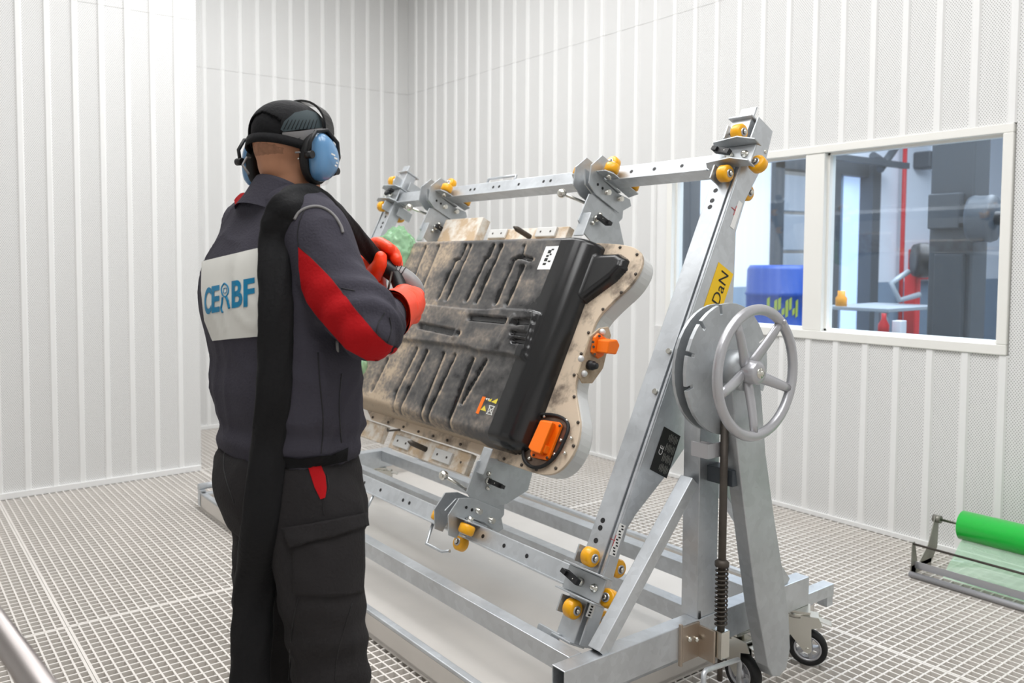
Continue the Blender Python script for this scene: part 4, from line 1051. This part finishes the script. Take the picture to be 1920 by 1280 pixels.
# ---- body, one continuous surface
b = MB()
ell(b, HP(.0, 0, .035), HA, (.091, .075, .086)); ell(b, HP(.03, 0, -.03), HA, (.062, .060, .08)); ell(b, HP(.035, 0, -.082), HA, (.048, .046, .032))
ell(b, HP(.05, .038, -.02), HA, (.03, .025, .025)); ell(b, HP(.05, -.038, -.02), HA, (.03, .025, .025))
limb(b, [(HP(.085, 0, .0), .010), (HP(.104, 0, -.03), .013), (HP(.098, 0, -.038), .013)], seg=12)
limb(b, [(HP(.08, .022, -.066), .010), (HP(.087, 0, -.066), .012), (HP(.08, -.022, -.066), .010)], seg=12)
ell(b, HP(.078, 0, -.098), HA, (.018, .02, .014))
for s in (-1, 1): ell(b, HP(-.005, .078*s, -.005), HA, (.018, .01, .03)); ell(b, HP(.075, .03*s, -.004), HA, (.014, .015, .010))
limb(b, [(HP(-.012, 0, -.015), .056), (at(546, 335, 1.83), .057), (at(530, 385, 1.83), .066), (at(530, 440, 1.83), .09)], seg=26)
slices(b, [(400, 470, 590, .12), (450, 435, 625, .15), (560, 420, 635, .155), (700, 440, 625, .13), (800, 450, 620, .12), (900, 450, 630, .13), (960, 460, 640, .13)])
for sh, el, wr in ((shR, elR, wrR), (shL, elL, wrL)): limb(b, [(sh, .055), (sh.lerp(el, .5), .050), (el, .042), (el.lerp(wr, .5), .038), (wr, .028)])
hR, hL = at(595, 960, 1.73), at(510, 960, 1.92)
kR, kL = V((footR.x+.03, footR.y, .50)), V((footL.x, footL.y, .50))
for h_, k_, a_ in ((hR, kR, aR), (hL, kL, aL)):
    limb(b, [(h_, .080), (h_.lerp(k_, .5), .07), (k_, .055), (k_.lerp(a_, .4), .052), (a_, .036)])
    limb(b, [(a_, .036), (a_+FX*.06-ZZ*.035, .034), (a_+FX*.16-ZZ*.055, .026)])
hand_parts(b, .80)
body = fused(b, 'body', M['skin'], man, .0075, 3)
for s in (-1, 1):
    e_ = MB(); ell(e_, HP(.079, .03*s, -.004), HA, (.011, .012, .009)); e_.build('eye', M['paper'], man); e2 = MB(); ell(e2, HP(.0875, .03*s, -.006), HA, (.004, .005, .005)); e2.build('pupil', M['ink'], man)
# ---- jacket
def folds(amp, fr=9., sz=1.0, seed=0):
    def f(p, n):
        q = V((p.x*fr, p.y*fr, p.z*fr*sz+seed)); w = V((noise.noise(q*.6), noise.noise(q*.6+V((5, 5, 5))), 0))
        r = 1-abs(noise.noise(q+w*1.5))*2
        return amp*(noise.noise(q*.7+w)*1.1+.8*max(0, r)**3-.25)
    return f
def mixfold(p, n):
    v = folds(.006, 8, .8)(p, n)
    el = math.exp(-((p-elR).length/.11)**2); v += el*.006*math.sin(p.dot(V((.5, .8, .9)))*95)
    # bunched cloth above the hem
    z = p.z
    if .93 < z < 1.12: v += .0045*math.sin(z*95+p.x*14+p.y*9)*math.exp(-((z-1.02)/.07)**2)
    return v
b = MB()
slices(b, [(352, 478, 572, .075), (366, 452, 598, .13), (388, 432, 622, .175), (415, 418, 622, .19), (450, 403, 630, .20), (490, 386, 638, .208), (530, 377, 642, .212), (575, 376, 648, .214), (620, 384, 655, .214), (670, 395, 664, .212), (705, 393, 668, .212), (735, 396, 671, .21), (765, 405, 673, .205), (800, 410, 672, .198), (830, 411, 668, .192), (852, 412, 654, .185), (868, 415, 646, .18)])
limb(b, [(shR.lerp(at(530, 430, 1.83), .45), .080), (shR, .079), (at(629, 531, 1.655), .071), (elR.lerp(shR, .15), .070), (elR, .067), (at(704, 611, 1.655), .059), (at(716, 600, 1.74), .048), (wrR, .042)], n=7, seg=28)
limb(b, [(shL.lerp(at(530, 430, 1.83), .45), .075), (shL, .070), (shL.lerp(elL, .5), .070), (elL, .066), (elL.lerp(wrL, .5), .056), (wrL.lerp(elL, .12), .045)], n=7, seg=28)
jac = fused(b, 'jacket', M['cloth'], man, .0085, 7, mixfold)
# collar
cb = MB(); rg = []
cc = at(528, 383, 1.83); cz = (ZZ*.95+FX*.32-SY*.18).normalized(); cxx = (FX-cz*FX.dot(cz)).normalized()
for r_, h_ in ((.098, -.045), (.088, -.015), (.080, .022), (.0775, .030), (.073, .026), (.075, -.01), (.082, -.04)):
    rg.append([cc+cz*(h_+.012*math.cos(t+math.pi))+cxx*math.cos(t)*r_*1.0+SY*math.sin(t)*r_*.98 for t in [2*math.pi*k/40 for k in range(40)]])
cb.ring(rg, cap0=False, cap1=False); cb.build('collar', M['cloth'], man)
# ---- trousers
b = MB()
slices(b, [(836, 414, 662, .180), (862, 406, 667, .185), (890, 402, 672, .188), (925, 407, 678, .188), (955, 420, 683, .185), (985, 432, 684, .17)])
limb(b, [(at(594, 940, 1.73), .095), (at(597, 1000, 1.72), .098), (at(600, 1090, 1.72), .095), (kR+V((-.005, 0, .04)), .084), (kR.lerp(aR, .4), .080), (V((aR.x-.01, aR.y, .16)), .078), (V((aR.x-.01, aR.y, .08)), .080)], n=6, seg=28)
limb(b, [(at(508, 940, 1.93), .088), (at(508, 1000, 1.93), .090), (at(508, 1090, 1.93), .090), (kL+V((.0, 0, .04)), .089), (kL.lerp(aL, .4), .088), (V((aL.x, aL.y, .16)), .086), (V((aL.x, aL.y, .08)), .085)], n=6, seg=28)
def tfold(p, n):
    v = folds(.006, 7, .9, 4)(p, n)
    kk = math.exp(-((p.z-.62)/.07)**2)+.8*math.exp(-((p.z-.5)/.05)**2); v += .004*kk*math.sin(p.z*80+p.y*25+p.x*12)
    return v
tro = fused(b, 'trousers', M['trouser'], man, .0095, 7, tfold)
for nm, a_ in (('boot', aR), ('boot', aL)):
    b = MB(); limb(b, [(a_+ZZ*.04, .055), (a_-ZZ*.02, .052), (a_+FX*.08-ZZ*.038, .048), (a_+FX*.17-ZZ*.045, .042)])
    o = fused(b, 'boot', M['black'], man, .008, 4)
    for v in o.data.vertices: v.co.z = max(v.co.z, .002)
# ---- gloves
b = MB(); hand_parts(b, 1.1)
g = fused(b, 'gloves', M['glove'], man, .0045, 2, lambda p, n: .0015+folds(.0012, 40)(p, n))
g.name = 'glove_pair'
def cuff(pts, rads, name='glove_cuff'):
    q = cr([(*p, r) for p, r in zip(pts, rads)], 4); cb = MB(); rings = []; u = None
    seq = [(V(x[:3]), x[3]) for x in q]; seq = seq+[(p, r-.004) for p, r in seq[::-1]]
    dd = (pts[-1]-pts[0]).normalized(); u, w = orth(dd)
    for p, r in seq: rings.append([p+(u*math.cos(t)+w*math.sin(t))*r*(1+.05*math.sin(3*t+r*200)) for t in [2*math.pi*k/30 for k in range(30)]])
    cb.ring(rings, cap0=False, cap1=False); return cb.build(name, M['glove'], man)
cuff([at(727, 590, 1.79), at(738, 584, 1.84), at(752, 574, 1.90), at(762, 569, 1.94)], [.055, .052, .047, .042])
cuff([at(690, 562, 2.07), at(693, 545, 2.08), at(696, 520, 2.09)], [.050, .044, .036])
# ---- details on the clothes
tj = bvh(jac); tt_ = bvh(tro); CX = 530
pw = surf_patch(tj, [(381, 491), (487, 466), (490, 520), (490, 570), (487, 630), (401, 638), (386, 600), (380, 545)], 'back_patch', M['patchw'], jac, .004, 5, CX)
tp = bvh(pw)
def letter(ch, x0, x1, yt0, yt1, h):
    c = bpy.data.curves.new('l', 'FONT'); c.body = ch; c.offset = .03; c.resolution_u = 6
    o = bpy.data.objects.new('l', c); COL.objects.link(o); bpy.context.view_layer.update()
    me = bpy.data.meshes.new_from_object(o.evaluated_get(bpy.context.evaluated_depsgraph_get())); bpy.data.objects.remove(o)
    xs_ = [v.co.x for v in me.vertices]; ys_ = [v.co.y for v in me.vertices]; a, c2, d, e = min(xs_), max(xs_), min(ys_), max(ys_)
    bm_ = bmesh.new(); bm_.from_mesh(me); bmesh.ops.subdivide_edges(bm_, edges=[e_ for e_ in bm_.edges if e_.calc_length() > .15], cuts=3); bmesh.ops.triangulate(bm_, faces=bm_.faces)
    bad = []
    for v in bm_.verts:
        u = (v.co.x-a)/(c2-a); w = (v.co.y-d)/(e-d); x = x0+(x1-x0)*u; y = (yt0+(yt1-yt0)*u)+h*(1-w)
        p = cast(tp, x, y, .0012, CX)
        if p is None: bad.append(v)
        else: v.co = p
    bmesh.ops.delete(bm_, geom=bad, context='VERTS'); bm_.to_mesh(me); bm_.free()
    me.materials.clear(); me.materials.append(M['logo']); me.name = 'letter'; o = bpy.data.objects.new('letter', me); COL.objects.link(o); o.parent = jac
letter('C', 384, 397, 541, 537, 50); letter('E', 397.5, 412.5, 537, 534, 50); letter('B', 435, 455, 527, 523.5, 51); letter('F', 457, 478, 524, 520, 52)
surf_line(tp, [(421, 531), (427, 536), (429, 545), (426, 554), (421, 556), (417, 550), (416, 540), (421, 531)], .0016, 'logo_ring', M['logo'], jac, .001)
surf_line(tp, [(418, 557), (417, 568), (415.5, 578), (418, 586)], .0022, 'logo_leg', M['logo'], jac, .001)
surf_line(tp, [(425, 556), (428, 566), (431, 578)], .0032, 'logo_leg', M['logo'], jac, .001)
surf_line(tp, [(420, 541), (425, 540), (425, 548), (420, 549), (420, 541)], .0008, 'logo_face', M['logo'], jac, .001, 2)
surf_patch(tj, [(444, 378), (452, 366), (478, 362), (464, 374), (447, 388)], 'collar_tab', M['redcloth'], jac, .007, 4, CX)
surf_patch(tj, [(560.7, 463), (571, 473), (582.5, 482), (604, 504), (627.6, 530), (660, 571), (688.7, 607), (708, 629), (726, 644), (744.5, 651), (738, 663), (710, 675), (688, 673), (651, 653), (619, 618), (595, 590), (578, 567), (567, 540), (562, 500)], 'red_sleeve_panel', M['redcloth'], jac, .003, 4.5, 660)
surf_line(tj, [(553, 412), (561, 399), (577, 390), (596, 388), (614, 395), (628, 408), (638, 424), (642, 437)], .0032, 'reflective_piping', M['greyband'], jac, .002)
for pts in ([(572, 392), (562, 415), (558, 440), (560, 463)], [(560, 463), (582, 482), (627, 530), (688, 607), (726, 644)], [(665, 545), (640, 540)], [(703, 652), (708, 610), (722, 585)], [(722, 655), (733, 620), (730, 595)],
            [(596, 660), (600, 720), (606, 790), (602, 850)], [(640, 700), (636, 760), (640, 830)]):
    surf_line(tj, pts, .0011, 'seam', M['black'], jac, .0005)
surf_patch(tj, [(505, 852), (560, 858), (620, 852), (652, 838), (650, 862), (600, 874), (540, 878), (503, 872)], 'elastic_hem', M['cap'], jac, .003, 4)
surf_patch(tt_, [(532, 990), (580, 981), (640, 969), (681, 961), (684, 985), (620, 1006), (547, 1025)], 'pocket_flap', M['trouser'], tro, .006, 5, 600, .004)
surf_patch(tt_, [(550, 1020), (620, 1002), (680, 984), (681, 1060), (678, 1110), (620, 1118), (552, 1112)], 'cargo_pocket', M['trouser'], tro, .003, 6, 600, .002)
surf_patch(tt_, [(578, 877), (601, 874), (609, 893), (612, 915), (609, 933), (601, 936), (590, 914)], 'red_pocket_lining', M['redcloth'], tro, .003, 4)
for pts in ([(423, 830), (420, 870), (425, 900), (440, 945)], [(612, 890), (616, 915), (606, 940), (607, 965)], [(660, 1130), (645, 1180), (632, 1230), (628, 1275)], [(560, 1120), (548, 1180), (540, 1275)]):
    surf_line(tt_, pts, .0011, 'seam', M['black'], tro, .0005)
# ---- cap
b = MB()
ell(b, HP(.0, 0, .048), HA, (.103, .088, .081)); ell(b, HP(.03, 0, .035), HA, (.082, .082, .075))
capo = fused(b, 'cap', M['cap'], man, .005, 4)
bm_ = bmesh.new(); bm_.from_mesh(capo.data)
def hl(p): q = p-HO; return q.dot(HX), q.dot(HY), q.dot(HZ)
def keepv(p):
    x, y, z = hl(p)
    if z < .006: return False
    if x < -.04 and abs(y) < .050 and z < .070-(y/.05)**2*.022: return False
    return True
bmesh.ops.delete(bm_, geom=[v for v in bm_.verts if not keepv(v.co)], context='VERTS')
bm_.to_mesh(capo.data); bm_.free(); sd = capo.modifiers.new('t', 'SOLIDIFY'); sd.thickness = .003; sd.offset = -1
rg = [[HP(.075+.05*u, .075*math.sin(t)*(1-.25*u), .022-.02*u*u+.012*math.cos(t)) for t in [R(-90+15*k) for k in range(13)]] for u in (0, .4, .8, 1)]
bb2 = MB(); vs = [HP(.06+(.02+.062*u)*math.cos(t), .082*math.sin(t)*(1-.05*u), .022-.014*u) for u in (0, .33, .66, 1) for t in [R(-80+10*k) for k in range(17)]]
bb2.add(vs, [(i*17+j, (i+1)*17+j, (i+1)*17+j+1, i*17+j+1) for i in range(3) for j in range(16)], True); o = bb2.build('cap_peak', M['cap'], man); sd = o.modifiers.new('t', 'SOLIDIFY'); sd.thickness = .004
# strap and inner dark lining of the opening
b = MB()
for k in (0,): b.ring([[HP(-math.cos(t)*(.098+.004*q), math.sin(t)*(.083+.004*q), .002+.020*v) for v, q in ((0, 0), (1, 0), (1, 1), (0, 1))] for t in [R(-75+10*k) for k in range(16)]])
strap_ = b.build('cap_strap', M['cap'], man); tcap = bvh(capo, strap_)
b = MB(); ell(b, HP(-.002, 0, .050), HA, (.0955, .080, .078)); o = b.build('cap_lining', M['cap'], man)
surf_patch(tcap, [(526, 243), (533, 228), (552, 212), (575, 207), (592, 212), (601, 224), (603, 240), (560, 243), (532, 247)], 'cap_mesh_panel', M['capmesh'], capo, .002, 4)
surf_patch(tcap, [(521, 249), (560, 246), (603, 240), (600, 255), (588, 264), (560, 268), (521, 267)], 'grey_cap_band', M['greyband'], capo, .003, 4)
surf_patch(tcap, [(481, 214), (484, 211), (490, 210), (496, 212), (498, 216), (494, 220), (487, 221), (482, 219)], 'red_badge', M['redcloth'], capo, .002, 2)
surf_line(tcap, [(484, 218), (488, 214), (491, 217), (495, 214)], .0007, 'badge_stitch', M['cap'], capo, .003, 3)
for i in range(9):
    surf_line(tcap, [(532+7*i, 243-.2*i), (541+6.5*i, 226-abs(i-4)*.2), (556+5*i, 213+abs(i-3)*1.5)][:2], .0007, 'mesh_rib', M['cap'], capo, .003, 4)
surf_line(tcap, [(545, 259), (550, 257), (555, 260), (562, 258)], .0007, 'band_stitch', M['cap'], capo, .004, 3)
# cropped hair on nape
hb = MB(); ell(hb, HP(-.004, 0, .010), HA, (.0815, .066, .050)); 
hair = hb.build('cropped_hair', M['stubble'], man)
# ---- ear defenders
ed = empty('ear_defenders', HO+HZ*.15, 'light blue ear defenders with black headband worn over the black cap', 'ear defenders')
for s in (-1, 1):
    def CP(x, y, z): return HP(x, (.078+y)*s, z)
    rings = []
    for d_, k_ in ((.0, .86), (.006, .96), (.014, 1.0), (.022, .97), (.030, .86), (.036, .66), (.0395, .4), (.0405, .1)):
        ring = []
        for t in [2*math.pi*q/36 for q in range(36)]:
            x = .040*math.cos(t)*(1+.10*math.sin(t)); z = .052*math.sin(t); x += .006*math.cos(2*t)
            ring.append(CP(.004+x*k_-.006*math.sin(t)*k_, .012+d_, -.006+z*k_))
        rings.append(ring if s > 0 else ring[::-1])
    MB().ring(rings).build('ear_cup', M['muff'], ed)
    rings = []
    for d_, k_ in ((-.006, .9), (-.004, 1.02), (.004, 1.08), (.012, 1.08), (.016, 1.03), (.016, .9)):
        rings.append([CP(.004+.040*math.cos(t)*k_-.006*math.sin(t), d_, -.006+.052*math.sin(t)*k_) for t in [2*math.pi*q/36 for q in range(36)]])
    MB().ring(rings).build('cushion', M['rubber'], ed)
    # fork holding the cup
    MB().tube([CP(-.040, .030, -.012), CP(-.047, .034, .012), CP(-.036, .034, .040), CP(.0, .032, .056), CP(.036, .034, .040), CP(.048, .034, .010), CP(.044, .030, -.02)], .0045, 8).build('cup_fork', M['black'], ed)
    for x, z in ((-.040, -.014), (.045, -.022)): MB().cyl(CP(x, .022, z), CP(x, .040, z), .0085, seg=16).build('pivot_knob', M['black'], ed)
hbnd = []
for k in range(25):
    t = R(-6+192*k/24); y = .104*math.cos(t); z = .042+.092*math.sin(t)
    c = HP(.012, y, z); hbnd.append([c+HX*.014, c+HX*.014+(HY*math.cos(t)+HZ*math.sin(t))*.005, c-HX*.014+(HY*math.cos(t)+HZ*math.sin(t))*.005, c-HX*.014])
bd_ = MB().ring(hbnd, sm=False).build('headband', mat('glossy_black', srgb(20, 20, 22), .18, coat=.6), ed)
cupw = MB()
for i, (x, z, l) in enumerate(((-.004, .004, .012), (.006, -.001, .010), (.012, -.009, .006), (.010, -.016, .006), (.022, .014, .005))):
    cupw.box(HP(.004+x, -.1395+abs(x)*.05, z-.006), HX*l*.5, HY*.0006, HZ*.0016)
cupw.build('cup_print', M['paper'], ed)
keep(ed)
# safety glasses
sg = MB(); rg = []
for k in range(15):
    t = R(-88+176*k/14); rg.append([HP(.045+.062*math.cos(t), .078*math.sin(t), z) for z in (-.032, -.012, .008)])
vs = [p for r in rg for p in r]
sg.add(vs, [(i*3+j, (i+1)*3+j, (i+1)*3+j+1, i*3+j+1) for i in range(14) for j in range(2)], True)
go = empty('safety_glasses', HP(.1, 0, 0), 'clear safety glasses worn under the ear defenders', 'glasses')
sg.build('clear_lens', glassmat('clear_lens', (.95, .95, .96), .15), go)
for s in (-1, 1): MB().tube([HP(.045, .078*s, .006), HP(0, .082*s, .008), HP(-.05, .076*s, -.01)], .002, 6).build('temple_arm', M['greyband'], go)
MB().tube([HP(-.05, .076, -.01), HP(-.08, .05, -.04), HP(-.075, .03, -.06)], .003, 6).build('neck_cord', M['greyband'], go)
keep(go)
# earring
MB().sphere(HP(-.034, -.072, -.018), .0028, 8, 5).build('ear_stud', M['zinc'], man)
# ---- blasting gun and its sleeve-covered hose
gun = empty('blasting_gun', at(745, 520, 2.05), 'blasting gun with grey curved nozzle and black sleeved hose over the shoulder', 'blasting gun')
M['greyplastic'] = mat('grey_nozzle', srgb(150, 150, 150), .35)
q = [(at(722, 503, 2.06), .020), (at(736, 509, 2.06), .022), (at(748, 514, 2.06), .0225), (at(764, 524, 2.06), .0225), (at(777, 537, 2.06), .0215), (at(784, 552, 2.07), .019)]
s_ = cr([(*p, r) for p, r in q], 5)
MB().tube([V(x[:3]) for x in s_], [x[3] for x in s_], 24).build('nozzle', M['greyplastic'], gun)
for i in (7, 9, 11): MB().tube([V(s_[i][:3]), V(s_[i][:3]).lerp(V(s_[i+1][:3]), .5)], s_[i][3]+.0015, 20).build('clamp_ring', M['black'], gun)
limb(b := MB(), [(at(742, 516, 2.05), .018), (at(752, 545, 2.03), .018), (at(760, 580, 2.01), .019), (at(763, 600, 2.00), .018)], seg=16); b.build('grip', M['black'], gun)
limb(b := MB(), [(at(716, 497, 2.06), .022), (at(730, 506, 2.06), .023), (at(742, 514, 2.06), .024)], seg=18); b.build('gun_body', M['black'], gun)
MB().tube([at(735, 510, 2.03), at(731, 528, 2.01), at(727, 546, 2.0)], .0028, 8).build('trigger', M['dark'], gun)
tree = bvh(jac, tro)
path = [(468, 1290, .042), (472, 1200, .044), (478, 1100, .044), (488, 1000, .041), (497, 900, .038), (506, 820, .037), (513, 740, .036), (516, 660, .036), (517, 580, .035), (515, 500, .034), (517, 450, .035), (526, 410, .036), (545, 384, .036)]
pts = []
prev = None
for x, y, r in path:
    p = cast(tree, x, y, .0); d = ray(x, y).normalized()
    dep = (p-CAM).dot(_f)-.012
    pts.append((x, y, dep, r))
# let it hang freely where the cloth recedes
pts = [(x, y, min(d, 1.72), r) for x, y, d, r in pts]
pts += [(572, 371, 1.735, .032), (600, 377, 1.80, .026), (630, 402, 1.88, .024), (662, 436, 1.97, .023), (690, 468, 2.04, .022), (716, 497, 2.06, .021)]
qq = cr(pts, 8); cen = [at(x, y, d) for x, y, d, r in qq]; rings = []
dn = at(*pts[0][:3]); cen0 = V((dn.x-.02, dn.y+.02, .05))
for i, (x, y, d, r) in enumerate(qq):
    p = cen[i]; a = cen[max(i-1, 0)]; c = cen[min(i+1, len(cen)-1)]; dd = (c-a).normalized(); vw = (CAM-p).normalized(); w = dd.cross(vw).normalized(); n_ = w.cross(dd).normalized()
    fl = .50 if i < 96 else .50+.45*min(1, (i-96)/16)
    wob = 1+.02*math.sin(i*.9)+.05*noise.noise(V((i*.35, 0, 0)))
    rings.append([p+w*r*wob*math.cos(t)+n_*r*fl*(math.sin(t)+.10*math.sin(5*t+i*.4)) for t in [2*math.pi*k/26 for k in range(26)]])
# the lowest part runs down to the floor
r0 = rings[0]; low = []
for k in range(6, 0, -1):
    f_ = k/6; z = (cen[0].z-.06)*f_; low.append([V((p.x-.03*f_, p.y+.02*f_, p.z-z)) for p in r0])
MB().ring(low+rings).build('sleeved_hose', M['hose'], gun)
keep(gun)
# thin cable loop hanging from the gun beside the jacket
MB().tube([at(*p) for p in ((632, 640, 1.66), (633, 665, 1.68), (641, 680, 1.72), (652, 676, 1.76), (660, 660, 1.8), (668, 650, 1.85))], .0032, 8).build('cord_loop', M['greyband'], man)
limb(b := MB(), [(at(650, 676, 1.78), .010), (at(660, 668, 1.8), .013), (at(665, 655, 1.82), .010)], seg=12); b.build('cord_plug', M['black'], man)
keep(man)
